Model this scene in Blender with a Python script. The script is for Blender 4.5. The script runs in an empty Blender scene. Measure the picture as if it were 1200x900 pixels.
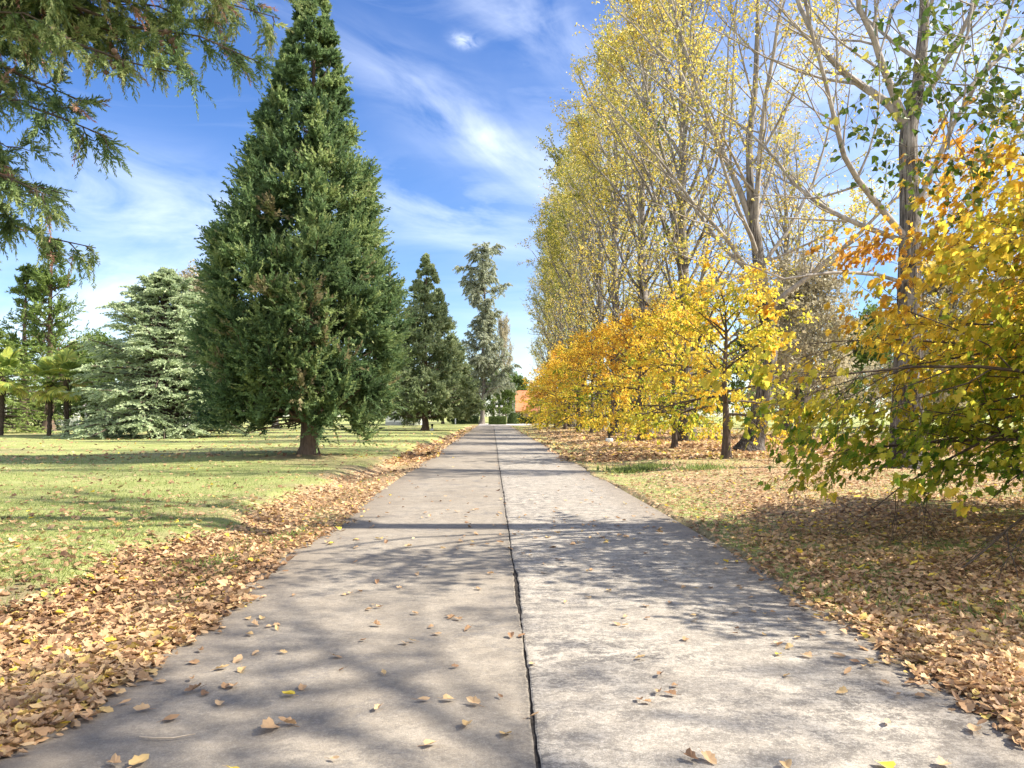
import bpy, math
import numpy as np
from mathutils import Vector

SC = bpy.context.scene
COL = SC.collection
PI = math.pi
CAM_Z = 1.55
ROAD_X0, ROAD_X1, JOINT_X = -2.29, 2.71, 0.213
ROAD_END = 116.0

# ------------------------------------------------------------------ maths helpers
def RNG(s): return np.random.default_rng(s)
def unit(v): return v / np.maximum(np.linalg.norm(v, axis=-1, keepdims=True), 1e-9)
def sstep(a, b, x):
    t = np.clip((x - a) / (b - a), 0, 1); return t * t * (3 - 2 * t)
def _h(ix, iy, iz, seed):
    n = (ix * 374761393 + iy * 668265263 + iz * 1274126177 + seed * 974711) & 0xFFFFFFFF
    n = ((n ^ (n >> 13)) * 1274126177) & 0xFFFFFFFF
    n = ((n ^ (n >> 15)) * 2246822519) & 0xFFFFFFFF
    return ((n ^ (n >> 16)) & 0xFFFFFF) / float(0xFFFFFF)
def noise(x, y, z=0.0, seed=0):
    x, y, z = np.broadcast_arrays(np.asarray(x, float), np.asarray(y, float), np.asarray(z, float))
    xi, yi, zi = np.floor(x).astype(np.int64), np.floor(y).astype(np.int64), np.floor(z).astype(np.int64)
    fx, fy, fz = x - xi, y - yi, z - zi
    fx, fy, fz = [f * f * (3 - 2 * f) for f in (fx, fy, fz)]
    r = 0
    for dx in (0, 1):
        for dy in (0, 1):
            for dz in (0, 1):
                w = (fx if dx else 1 - fx) * (fy if dy else 1 - fy) * (fz if dz else 1 - fz)
                r = r + w * _h(xi + dx, yi + dy, zi + dz, seed)
    return r
def fbm(x, y, z=0.0, seed=0, o=3):
    r, a, s, t = 0, 1.0, 1.0, 0
    for i in range(o):
        r = r + a * noise(np.asarray(x) * s, np.asarray(y) * s, np.asarray(z) * s, seed + i); t += a; a *= .5; s *= 2.03
    return r / t

# ------------------------------------------------------------------ mesh builder
class MB:
    def __init__(self): self.V = []; self.F = []; self.n = 0
    def add(self, V, F, hue=0.5, val=1.0, smooth=False):
        V = np.asarray(V, float).reshape(-1, 3); F = np.asarray(F, np.int64)
        nf = len(F)
        self.V.append(V)
        self.F.append((F + self.n, np.broadcast_to(np.asarray(hue, float), (nf,)), np.broadcast_to(np.asarray(val, float), (nf,)), smooth))
        self.n += len(V)
    def box(self, x0, y0, z0, x1, y1, z1, hue=.5, val=1.):
        V = [(x0,y0,z0),(x1,y0,z0),(x1,y1,z0),(x0,y1,z0),(x0,y0,z1),(x1,y0,z1),(x1,y1,z1),(x0,y1,z1)]
        self.add(V, [(0,3,2,1),(4,5,6,7),(0,1,5,4),(1,2,6,5),(2,3,7,6),(3,0,4,7)], hue, val)
    def mesh(self, name):
        me = bpy.data.meshes.new(name)
        V = np.concatenate(self.V) if self.V else np.zeros((0, 3))
        loops = np.concatenate([f[0].ravel() for f in self.F])
        tot = np.concatenate([np.full(len(f[0]), f[0].shape[1]) for f in self.F])
        start = np.concatenate([[0], np.cumsum(tot)[:-1]])
        me.vertices.add(len(V)); me.vertices.foreach_set('co', V.ravel().astype(np.float32))
        me.loops.add(len(loops)); me.loops.foreach_set('vertex_index', loops.astype(np.int32))
        me.polygons.add(len(tot)); me.polygons.foreach_set('loop_start', start.astype(np.int32))
        me.polygons.foreach_set('loop_total', tot.astype(np.int32))
        me.polygons.foreach_set('use_smooth', np.concatenate([np.full(len(f[0]), f[3]) for f in self.F]))
        for nm, k in (('hue', 1), ('val', 2)):
            at = me.attributes.new(nm, 'FLOAT', 'FACE')
            at.data.foreach_set('value', np.concatenate([f[k] for f in self.F]).astype(np.float32))
        me.update(calc_edges=True)
        return me
    def build(self, name, mat, parent=None, loc=(0, 0, 0)):
        me = self.mesh(name); me.materials.append(mat)
        o = bpy.data.objects.new(name, me); COL.objects.link(o)
        o.location = loc
        if parent is not None: o.parent = parent
        return o

def tubes(mb, P, R, k=5, hue=.5, val=1., smooth=True, jit=0.0, rng=None, caps=False):
    """P (B,n,3) polylines with radii R (B,n): tapered tubes."""
    P = np.asarray(P, float); R = np.asarray(R, float)
    if P.ndim == 2: P = P[None]; R = R[None]
    B, n, _ = P.shape
    T = np.empty_like(P); T[:, 1:-1] = P[:, 2:] - P[:, :-2]; T[:, 0] = P[:, 1] - P[:, 0]; T[:, -1] = P[:, -1] - P[:, -2]
    T = unit(T)
    D = np.abs(unit(P[:, -1] - P[:, 0])); ref = np.zeros((B, 3)); ref[np.arange(B), D.argmin(1)] = 1
    U = unit(np.cross(T, ref[:, None, :])); W = np.cross(T, U)
    a = np.arange(k) * 2 * PI / k
    rr = R[..., None]
    if jit and rng is not None: rr = rr * (1 + jit * (rng.random((B, n, k)) - .5))
    V = P[:, :, None, :] + (rr * np.cos(a))[..., None] * U[:, :, None, :] + (rr * np.sin(a))[..., None] * W[:, :, None, :]
    idx = np.arange(B * n * k).reshape(B, n, k)
    a0 = idx[:, :-1]; a1 = idx[:, 1:]
    F = np.stack([a0, np.roll(a0, -1, 2), np.roll(a1, -1, 2), a1], -1).reshape(-1, 4)
    h = np.repeat(np.broadcast_to(np.asarray(hue, float), (B,)), (n - 1) * k)
    mb.add(V, F, h, val, smooth)
    if caps:
        mb.add(V[:, -1].reshape(-1, 3), np.arange(B * k).reshape(B, k), .5, val, False)

def grow(start, d, L, n, up, wob, rng):
    start = np.asarray(start, float); d = unit(np.asarray(d, float)); L = np.asarray(L, float)
    up = np.broadcast_to(np.asarray(up, float), (len(start),))
    P = [start]
    for i in range(n - 1):
        d = d + wob * rng.normal(size=d.shape) / math.sqrt(n - 1)
        d[:, 2] += up / (n - 1); d = unit(d)
        P.append(P[-1] + d * (L / (n - 1))[:, None])
    return np.stack(P, 1)

def at(P, t):
    """sample polylines P (B,n,3) at params t (B,c) -> pos, tangent (B,c,3)"""
    n = P.shape[1]; f = np.clip(t, 0, .9999) * (n - 1); i = f.astype(int); w = (f - i)[..., None]
    b = np.arange(len(P))[:, None]
    p0, p1 = P[b, i], P[b, i + 1]
    return p0 * (1 - w) + p1 * w, unit(p1 - p0)

def spawn(P, R, c, t0, t1, ang, rng, flat=0.0, angj=.25):
    B = len(P)
    t = t0 + (t1 - t0) * (np.arange(c) + rng.random((B, c))) / c
    p, tan = at(P, t)
    rnd = rng.normal(size=p.shape); rnd[..., 2] *= (1 - flat)
    per = unit(rnd - (rnd * tan).sum(-1, keepdims=True) * tan)
    a = (ang + angj * rng.normal(size=t.shape))[..., None]
    d = tan * np.cos(a) + per * np.sin(a)
    f = np.clip(t, 0, .9999) * (R.shape[1] - 1); i = f.astype(int)
    r = R[np.arange(B)[:, None], i] * (1 - (f - i)) + R[np.arange(B)[:, None], np.minimum(i + 1, R.shape[1] - 1)] * (f - i)
    return p.reshape(-1, 3), d.reshape(-1, 3), t.ravel(), r.ravel(), np.repeat(np.arange(B), c)

def taper(r0, n, end=.25):
    return np.asarray(r0)[:, None] * np.linspace(1, end, n)[None]

# ------------------------------------------------------------------ leaf templates (x along, y across, z normal)
def fan(pts, c=(0.35, 0, 0.02)):
    V = np.array([c] + list(pts), float); m = len(pts)
    return V, np.array([(0, 1 + i, 1 + (i + 1) % m) for i in range(m)])
T_BLADE = (np.array([(0, 0, 0), (.4, .17, .03), (1, 0, 0), (.4, -.17, .03)], float), np.array([(0, 1, 2), (0, 2, 3)]))
T_LEAF = (np.array([(0, 0, 0), (.28, .42, .09), (1, 0, -.10), (.28, -.42, .09)], float), np.array([(0, 1, 2), (0, 2, 3)]))
T_POPLAR = fan([(0, 0, 0), (.03, -.28, .05), (.25, -.46, .08), (.62, -.2, .02), (1, 0, -.08), (.62, .2, .02), (.25, .46, .08), (.03, .28, .05)], (.35, 0, 0))
_ml = [(0, 0), (-.08, -.22), (.10, -.50), (.22, -.36), (.42, -.58), (.52, -.26), (.72, -.30), (1.0, 0), (.72, .30), (.52, .26), (.42, .58), (.22, .36), (.10, .50), (-.08, .22)]
T_MAPLE = fan([(x, y, .18 * abs(y) - .12 * max(x - .4, 0)) for x, y in _ml])
_dl = [(0, 0), (-.05, -.20), (.10, -.42), (.26, -.38), (.45, -.46), (.58, -.30), (.76, -.26), (1.0, 0), (.76, .26), (.58, .30), (.45, .46), (.26, .38), (.10, .42), (-.05, .20)]
def curl_template(kind, c, tw):
    P = {'maple': _dl,
         'oval': [(0, 0), (.2, -.22), (.5, -.30), (.8, -.18), (1, 0), (.8, .18), (.5, .30), (.2, .22)],
         'heart': [(0, 0), (-.05, -.2), (.15, -.42), (.45, -.40), (.75, -.18), (1, 0), (.75, .18), (.45, .40), (.15, .42), (-.05, .2)]}[kind]
    return fan([(x, y * (1 - .25 * c), c * (.9 * y * y + .30 * (x - .45) ** 2) + tw * y * (x - .4)) for x, y in P], (.42, 0, 0))
T_DRY = [curl_template(k, c, t) for k, c, t in (('maple', .9, .5), ('heart', 1.1, -.6), ('maple', 1.4, -.7), ('heart', .5, .8), ('oval', 1.2, .6), ('maple', .5, .9))]

def leaves(mb, pos, d, nrm, size, T, hue, val=1.0):
    TV, TF = T; N = len(pos)
    if N == 0: return
    d = unit(d); y = unit(np.cross(nrm, d)); z = np.cross(d, y)
    s = np.broadcast_to(np.asarray(size, float), (N,))[:, None, None]
    V = pos[:, None, :] + s * (TV[None, :, 0:1] * d[:, None] + TV[None, :, 1:2] * y[:, None] + TV[None, :, 2:3] * z[:, None])
    m = len(TV); F = TF[None] + (np.arange(N) * m)[:, None, None]
    hue = np.repeat(np.broadcast_to(np.asarray(hue, float), (N,)), len(TF)); val = np.repeat(np.broadcast_to(np.asarray(val, float), (N,)), len(TF))
    mb.add(V, F.reshape(-1, TF.shape[1]), hue, val)

# ------------------------------------------------------------------ materials
def new_mat(name):
    m = bpy.data.materials.new(name); m.use_nodes = True; nt = m.node_tree; nt.nodes.clear()
    out = nt.nodes.new('ShaderNodeOutputMaterial')
    return m, nt, out
def lk(nt, a, b): nt.links.new(a, b)
def node(nt, t, **kw):
    n = nt.nodes.new(t)
    for k, v in kw.items():
        if k.startswith('i_'):
            key = k[2:]; key = int(key) if key.isdigit() else key
            n.inputs[key].default_value = v
        else: setattr(n, k, v)
    return n
def ramp(nt, stops, fac=None, interp='LINEAR'):
    r = nt.nodes.new('ShaderNodeValToRGB'); r.color_ramp.interpolation = interp
    e = r.color_ramp.elements
    while len(e) < len(stops): e.new(.5)
    for el, (p, c) in zip(e, stops):
        el.position = p; el.color = (c[0], c[1], c[2], 1) if not isinstance(c, (int, float)) else (c, c, c, 1)
    if fac is not None: lk(nt, fac, r.inputs[0])
    return r
def mth(nt, op, a, b=None, c=None, clamp=False):
    n = nt.nodes.new('ShaderNodeMath'); n.operation = op; n.use_clamp = clamp
    for i, v in enumerate((a, b, c)):
        if v is None: continue
        if isinstance(v, (int, float)): n.inputs[i].default_value = v
        else: lk(nt, v, n.inputs[i])
    return n.outputs[0]
def mix(nt, f, a, b, mode='MIX'):
    n = nt.nodes.new('ShaderNodeMix'); n.data_type = 'RGBA'; n.blend_type = mode; n.clamp_factor = True
    for s, v in ((n.inputs[0], f), (n.inputs[6], a), (n.inputs[7], b)):
        if isinstance(v, (int, float)): s.default_value = v
        elif isinstance(v, tuple): s.default_value = (v[0], v[1], v[2], 1)
        else: lk(nt, v, s)
    return n.outputs[2]
def noise_n(nt, vec, scale, detail=4, rough=.55, dist=0.0):
    n = node(nt, 'ShaderNodeTexNoise'); n.inputs['Scale'].default_value = scale; n.inputs['Detail'].default_value = detail
    n.inputs['Roughness'].default_value = rough; n.inputs['Distortion'].default_value = dist
    if vec is not None: lk(nt, vec, n.inputs['Vector'])
    return n.outputs[0]

def leaf_mat(name, stops, transl=.35, rough=.5, spec=.22):
    m, nt, out = new_mat(name)
    h = node(nt, 'ShaderNodeAttribute', attribute_name='hue'); v = node(nt, 'ShaderNodeAttribute', attribute_name='val')
    r = ramp(nt, stops, h.outputs['Fac'])
    c = node(nt, 'ShaderNodeVectorMath', operation='SCALE'); lk(nt, r.outputs[0], c.inputs[0]); lk(nt, v.outputs['Fac'], c.inputs['Scale'])
    b = node(nt, 'ShaderNodeBsdfPrincipled'); lk(nt, c.outputs[0], b.inputs['Base Color'])
    b.inputs['Roughness'].default_value = rough; b.inputs['Specular IOR Level'].default_value = spec
    if transl > 0:
        t = node(nt, 'ShaderNodeBsdfTranslucent'); lk(nt, c.outputs[0], t.inputs[0])
        mx = node(nt, 'ShaderNodeMixShader'); mx.inputs[0].default_value = transl
        lk(nt, b.outputs[0], mx.inputs[1]); lk(nt, t.outputs[0], mx.inputs[2]); lk(nt, mx.outputs[0], out.inputs[0])
    else: lk(nt, b.outputs[0], out.inputs[0])
    return m
def bark_mat(name, c1, c2, scale=6, stretch=.2, bump=.6, band=None):
    m, nt, out = new_mat(name)
    tc = node(nt, 'ShaderNodeTexCoord'); mp = node(nt, 'ShaderNodeMapping'); mp.inputs['Scale'].default_value = (1, 1, stretch)
    lk(nt, tc.outputs['Object'], mp.inputs[0])
    n1 = noise_n(nt, mp.outputs[0], scale * 2, 6, .65); n2 = noise_n(nt, tc.outputs['Object'], 1.3, 3)
    f = mth(nt, 'ADD', mth(nt, 'MULTIPLY', n1, .75), mth(nt, 'MULTIPLY', n2, .4))
    if band:  # old furrowed bark at the foot gives way to smooth pale bark higher up
        sp = node(nt, 'ShaderNodeSeparateXYZ'); lk(nt, tc.outputs['Object'], sp.inputs[0])
        f = mth(nt, 'ADD', f, ramp(nt, [(0, 0.0), (1, .26)], mth(nt, 'DIVIDE', mth(nt, 'ADD', sp.outputs[2], mth(nt, 'MULTIPLY', n2, 3)), band)).outputs[0]); f = mth(nt, 'SUBTRACT', f, .20)
    r = ramp(nt, [(.35, c1), (.78, c2)], f)
    b = node(nt, 'ShaderNodeBsdfPrincipled'); lk(nt, r.outputs[0], b.inputs['Base Color']); b.inputs['Roughness'].default_value = .9
    b.inputs['Specular IOR Level'].default_value = .15
    bp = node(nt, 'ShaderNodeBump'); bp.inputs['Strength'].default_value = bump; bp.inputs['Distance'].default_value = .05
    lk(nt, n1, bp.inputs['Height']); lk(nt, bp.outputs[0], b.inputs['Normal'])
    lk(nt, b.outputs[0], out.inputs[0]); return m
def plain_mat(name, c, rough=.6, var=.15, scale=3, spec=.3, metal=0, bump=0.0, emit=None):
    m, nt, out = new_mat(name)
    tc = node(nt, 'ShaderNodeTexCoord'); n1 = noise_n(nt, tc.outputs['Object'], scale, 5)
    r = ramp(nt, [(.3, tuple(x * (1 - var) for x in c)), (.7, tuple(min(1, x * (1 + var)) for x in c))], n1)
    b = node(nt, 'ShaderNodeBsdfPrincipled'); lk(nt, r.outputs[0], b.inputs['Base Color']); b.inputs['Roughness'].default_value = rough
    b.inputs['Specular IOR Level'].default_value = spec; b.inputs['Metallic'].default_value = metal
    if bump:
        bp = node(nt, 'ShaderNodeBump'); bp.inputs['Strength'].default_value = bump; bp.inputs['Distance'].default_value = .02
        lk(nt, noise_n(nt, tc.outputs['Object'], scale * 8, 4), bp.inputs['Height']); lk(nt, bp.outputs[0], b.inputs['Normal'])
    lk(nt, b.outputs[0], out.inputs[0]); return m

M = {}
M['cypress'] = leaf_mat('cypress_foliage', [(0, (.055, .10, .045)), (.45, (.138, .215, .085)), (.8, (.32, .39, .145)), (.9, (.26, .24, .12)), (1, (.30, .25, .14))], .45, .55, .3)
M['cypress2'] = leaf_mat('weeping_foliage', [(0, (.16, .215, .10)), (.6, (.33, .39, .20)), (1, (.48, .52, .31))], .45)
M['cedar'] = leaf_mat('cedar_needles', [(0, (.21, .28, .16)), (.5, (.38, .46, .27)), (1, (.55, .61, .38))], .4)
M['pine'] = leaf_mat('pine_needles', [(0, (.08, .145, .035)), (.6, (.22, .29, .08)), (1, (.36, .41, .14))], .4)
M['overhang'] = leaf_mat('conifer_needles', [(0, (.07, .12, .05)), (.4, (.19, .27, .10)), (.75, (.42, .46, .19)), (.88, (.30, .22, .15)), (1, (.46, .24, .19))], .42)
M['casuarina'] = leaf_mat('grey_foliage', [(0, (.24, .265, .185)), (.6, (.40, .425, .30)), (1, (.54, .54, .42))], .4)
M['poplar'] = leaf_mat('poplar_leaves', [(0, (.085, .14, .02)), (.28, (.24, .26, .045)), (.5, (.53, .48, .095)), (.78, (.76, .60, .11)), (1, (.78, .52, .08))], .45, .4, .4)
M['maple'] = leaf_mat('maple_leaves', [(0, (.07, .16, .02)), (.22, (.21, .32, .03)), (.42, (.54, .53, .06)), (.62, (.84, .64, .085)), (.86, (.82, .50, .055)), (1, (.52, .24, .05))], .68, .42, .3)
M['green'] = leaf_mat('green_leaves', [(0, (.06, .105, .025)), (.6, (.16, .23, .055)), (1, (.30, .35, .09))], .4)
M['russet'] = leaf_mat('thin_brown_leaves', [(0, (.30, .27, .18)), (.6, (.44, .39, .26)), (1, (.54, .46, .30))], .4)
M['palm'] = leaf_mat('palm_fronds', [(0, (.09, .15, .035)), (.5, (.30, .38, .09)), (.8, (.58, .56, .12)), (1, (.62, .50, .20))], .45)
M['litter'] = leaf_mat('dry_leaves', [(0, (.11, .06, .034)), (.25, (.27, .16, .088)), (.5, (.46, .285, .15)), (.75, (.58, .40, .225)), (.9, (.56, .39, .17)), (1, (.72, .54, .07))], .22, .55, .25)
M['grass'] = leaf_mat('grass_blades', [(0, (.11, .16, .035)), (.5, (.25, .30, .09)), (1, (.42, .42, .17))], .4)
M['hedge'] = leaf_mat('hedge_leaves', [(0, (.03, .055, .02)), (.6, (.09, .14, .035)), (1, (.16, .21, .05))], .25)
M['bark_dark'] = bark_mat('dark_bark', (.03, .022, .018), (.15, .115, .09), 5, .15)
M['bark_cyp'] = bark_mat('brown_bark', (.05, .034, .026), (.21, .15, .11), 7, .12, .8)
M['bark_poplar'] = bark_mat('poplar_bark', (.04, .032, .026), (.46, .415, .37), 9, .10, 1.2, band=30)
M['bark_twig'] = bark_mat('poplar_limb_bark', (.11, .092, .077), (.44, .395, .35), 4, .3, .5)
M['bark_grey'] = bark_mat('grey_bark', (.07, .06, .052), (.24, .21, .18), 5, .15, .6)
M['bark_palm'] = bark_mat('palm_trunk', (.025, .02, .015), (.13, .095, .07), 9, .6, 1)

def thing(name, label, cat, loc=(0, 0, 0), rz=0, group=None):
    o = bpy.data.objects.new(name, None); COL.objects.link(o); o.location = loc; o.rotation_euler = (0, 0, rz)
    o.empty_display_size = .3
    return tag(o, label, cat, group)
def tag(o, label, cat, group=None):
    o['label'] = label; o['category'] = cat
    if group: o['group'] = group
    return o
def dup(root, loc, rz=0, label=None, group=None, scale=1.0):
    r = root.copy(); COL.objects.link(r); r.location = loc; r.rotation_euler = (0, 0, rz); r.scale = (scale,) * 3 if not isinstance(scale, tuple) else scale
    if label: r['label'] = label
    if group: r['group'] = group
    elif 'group' in r: del r['group']
    for ch in list(root.children):
        c = ch.copy(); COL.objects.link(c); c.parent = r
        for g in ch.children:
            d = g.copy(); COL.objects.link(d); d.parent = c
    return r

# ------------------------------------------------------------------ terrain
def edge_l(y): return ROAD_X0 + .02 + .34 * (noise(y * .35, 3.3, seed=5) - .5) + .12 * (noise(y * 1.7, 1.2, seed=6) - .5) + .08 * (noise(y * 6, 0, seed=16) - .5)
def edge_r(y): return ROAD_X1 - .02 + .36 * (noise(y * .30, 9.3, seed=7) - .5) + .14 * (noise(y * 1.5, 2.2, seed=8) - .5) + .08 * (noise(y * 6, 4, seed=17) - .5)
def band_w(y): return np.clip(1.74 - .012 * np.asarray(y, float), 1.2, 1.74) + .55 * (noise(np.asarray(y) * .55, 7.7, seed=9) - .5)
def gz(x, y):
    x = np.asarray(x, float); y = np.asarray(y, float)
    sl = edge_l(y) - x; sr = x - edge_r(y)
    inroad = (sl < 0) & (sr < 0) & (y < ROAD_END)
    und = .16 * (noise(x * .12, y * .12, seed=1) - .5) + .05 * (fbm(x * .6, y * .6, seed=2) - .5) + .014 * (noise(x * 4, y * 4, seed=3) - .5)
    w = band_w(y)
    left = .012 - .13 * np.exp(-((sl - w * .62) / (w * .33)) ** 2) + .09 * sstep(w * .85, w * 1.25, sl) + und * sstep(.2, 2, sl)
    right = .014 - .04 * np.exp(-((sr - .9) / .5) ** 2) + .10 * sstep(1.2, 3.2, sr) + und * sstep(.2, 2, sr)
    side = np.where(sl > 0, left, right)
    blend = np.maximum(sstep(-.05, .02, sl), sstep(-.05, .02, sr))
    z = np.where(inroad | (blend < 1), -.06 * (1 - blend) + blend * np.where(sl > sr, left, right), side)
    z = np.where(y >= ROAD_END, .0 + und * .3 - .02, z)
    # root mound of the big cypress
    z = z + .10 * np.exp(-(((x + 6.4) / 1.1) ** 2 + ((y - 27) / 1.1) ** 2))
    return z
def gz1(x, y): return float(gz(np.array([x]), np.array([y]))[0])
def litter(x, y):
    """0..1 share of the ground under fallen leaves"""
    x = np.asarray(x, float); y = np.asarray(y, float)
    sl = edge_l(y) - x; sr = x - edge_r(y); w = band_w(y)
    n = fbm(x * .9, y * .9, seed=21); n2 = fbm(x * .35, y * .22, seed=22)
    Ld = sstep(-.24, .10, sl) * (1 - sstep(w * .88, w * 1.12, sl))
    Ld = Ld * (1 - .62 * np.exp(-((sl - .45) / .3) ** 2) * sstep(.40, .60, n))
    Ld = Ld + .05 * sstep(0, .5, sl) * sstep(.4, .7, n2) + .02 * (sl > 0)
    Rd = (.45 + .55 * sstep(.1, .6, sr)) * sstep(-.26, .12, sr) * (.55 + .45 * sstep(.36, .54, .55 * n + .45 * n2))
    Rd = Rd * (1 - .5 * np.exp(-((sr - .8) / .6) ** 2) * sstep(9, 14, y))
    Rd = Rd * (1 - .22 * sstep(.45, .62, fbm(x * .7 + 4, y * .45, seed=23)) * (y < 22))
    Rd = Rd * (1 - .75 * sstep(14, 30, sr)) * (1 - .5 * sstep(60, 110, y))
    # bare grass drift under the maple
    Rd = Rd * (1 - .75 * np.exp(-(((sr - 2.6) / 1.5) ** 2 + ((y - 8.6 + .28 * (sr - 2.6)) / .55) ** 2)))
    far = sstep(118, 140, y)
    return np.clip(np.where(sl > -.3, Ld, np.where(sr > -.3, Rd, 0)), 0, 1) * (1 - far)
def soil(x, y):
    sl = edge_l(y) - x; w = band_w(y)
    a = np.exp(-((sl - w * 1.15) / .45) ** 2) * sstep(.50, .66, fbm(x * .5, y * .5, seed=31)) * (y < 30)
    b = np.exp(-(((x + 6.2) / 2.0) ** 2 + ((y - 26.6) / 1.5) ** 2))
    c = .55 * sstep(.60, .74, fbm(x * .25, y * .25, seed=33)) * (x < 0)
    sr = x - edge_r(y); e = np.maximum(np.exp(-(sl / .12) ** 2), np.exp(-(sr / .14) ** 2))
    return np.clip(a + b + c + e, 0, 1)

def axis(parts):
    r = []
    for a, b, n in parts: r += list(np.linspace(a, b, n, endpoint=False))
    return np.array(r + [parts[-1][1]])
def build_ground():
    xs = axis([(-700, -120, 12), (-120, -30, 40), (-30, -9, 60), (-9, -4.8, 50), (-4.8, -2.5, 46), (-2.5, -2.05, 18), (-2.05, 2.35, 4), (2.35, 2.8, 18), (2.8, 6.5, 60), (6.5, 20, 70), (20, 60, 40), (60, 160, 20), (160, 700, 12)])
    ys = axis([(-40, -2, 16), (-2, 3, 40), (3, 12, 150), (12, 30, 150), (30, 70, 110), (70, 180, 90), (180, 400, 20), (400, 1200, 10)])
    X, Y = np.meshgrid(xs, ys); Z = gz(X, Y)
    V = np.stack([X, Y, Z], -1).reshape(-1, 3)
    ny, nx = X.shape; i = np.arange(nx * ny).reshape(ny, nx)
    F = np.stack([i[:-1, :-1], i[:-1, 1:], i[1:, 1:], i[1:, :-1]], -1).reshape(-1, 4)
    mb = MB(); mb.add(V, F, smooth=True); me = mb.mesh('ground')
    for nm, f in (('litter', litter), ('soil', soil)):
        a = me.attributes.new(nm, 'FLOAT', 'POINT'); a.data.foreach_set('value', f(X, Y).ravel().astype(np.float32))
    m, nt, out = new_mat('lawn_and_leaves')
    tc = node(nt, 'ShaderNodeTexCoord'); ob = tc.outputs['Object']
    n1 = noise_n(nt, ob, .45, 5, .6); n2 = noise_n(nt, ob, 9, 5, .7); n3 = noise_n(nt, ob, 55, 3, .7)
    g = ramp(nt, [(.25, (.15, .19, .055)), (.5, (.265, .30, .10)), (.75, (.42, .41, .185))],
             mth(nt, 'ADD', mth(nt, 'MULTIPLY', n1, .5), mth(nt, 'ADD', mth(nt, 'MULTIPLY', n2, .3), mth(nt, 'MULTIPLY', n3, .3)))).outputs[0]
    so = ramp(nt, [(.3, (.16, .115, .075)), (.7, (.33, .25, .165))], n2).outputs[0]
    vo = node(nt, 'ShaderNodeTexVoronoi'); vo.inputs['Scale'].default_value = 14; lk(nt, ob, vo.inputs['Vector'])
    sep = node(nt, 'ShaderNodeSeparateColor'); lk(nt, vo.outputs['Color'], sep.inputs[0])
    li = ramp(nt, [(.0, (.13, .08, .05)), (.3, (.30, .19, .11)), (.6, (.48, .325, .19)), (1, (.60, .45, .27))], sep.outputs[0]).outputs[0]
    la = node(nt, 'ShaderNodeAttribute', attribute_name='litter'); sa = node(nt, 'ShaderNodeAttribute', attribute_name='soil')
    c = mix(nt, mth(nt, 'MULTIPLY', sa.outputs['Fac'], .8), g, so)
    lf = mth(nt, 'LESS_THAN', sep.outputs[1], mth(nt, 'MULTIPLY', la.outputs['Fac'], 1.0))
    c = mix(nt, mth(nt, 'MULTIPLY', lf, .95), c, li)
    b = node(nt, 'ShaderNodeBsdfPrincipled'); lk(nt, c, b.inputs['Base Color']); b.inputs['Roughness'].default_value = .95; b.inputs['Specular IOR Level'].default_value = .1
    bp = node(nt, 'ShaderNodeBump'); bp.inputs['Strength'].default_value = .8; bp.inputs['Distance'].default_value = .04
    lk(nt, mth(nt, 'ADD', n3, mth(nt, 'MULTIPLY', n2, .6)), bp.inputs['Height']); lk(nt, bp.outputs[0], b.inputs['Normal'])
    lk(nt, b.outputs[0], out.inputs[0])
    me.materials.append(m); o = bpy.data.objects.new('ground', me); COL.objects.link(o); o['kind'] = 'structure'
build_ground()

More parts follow.
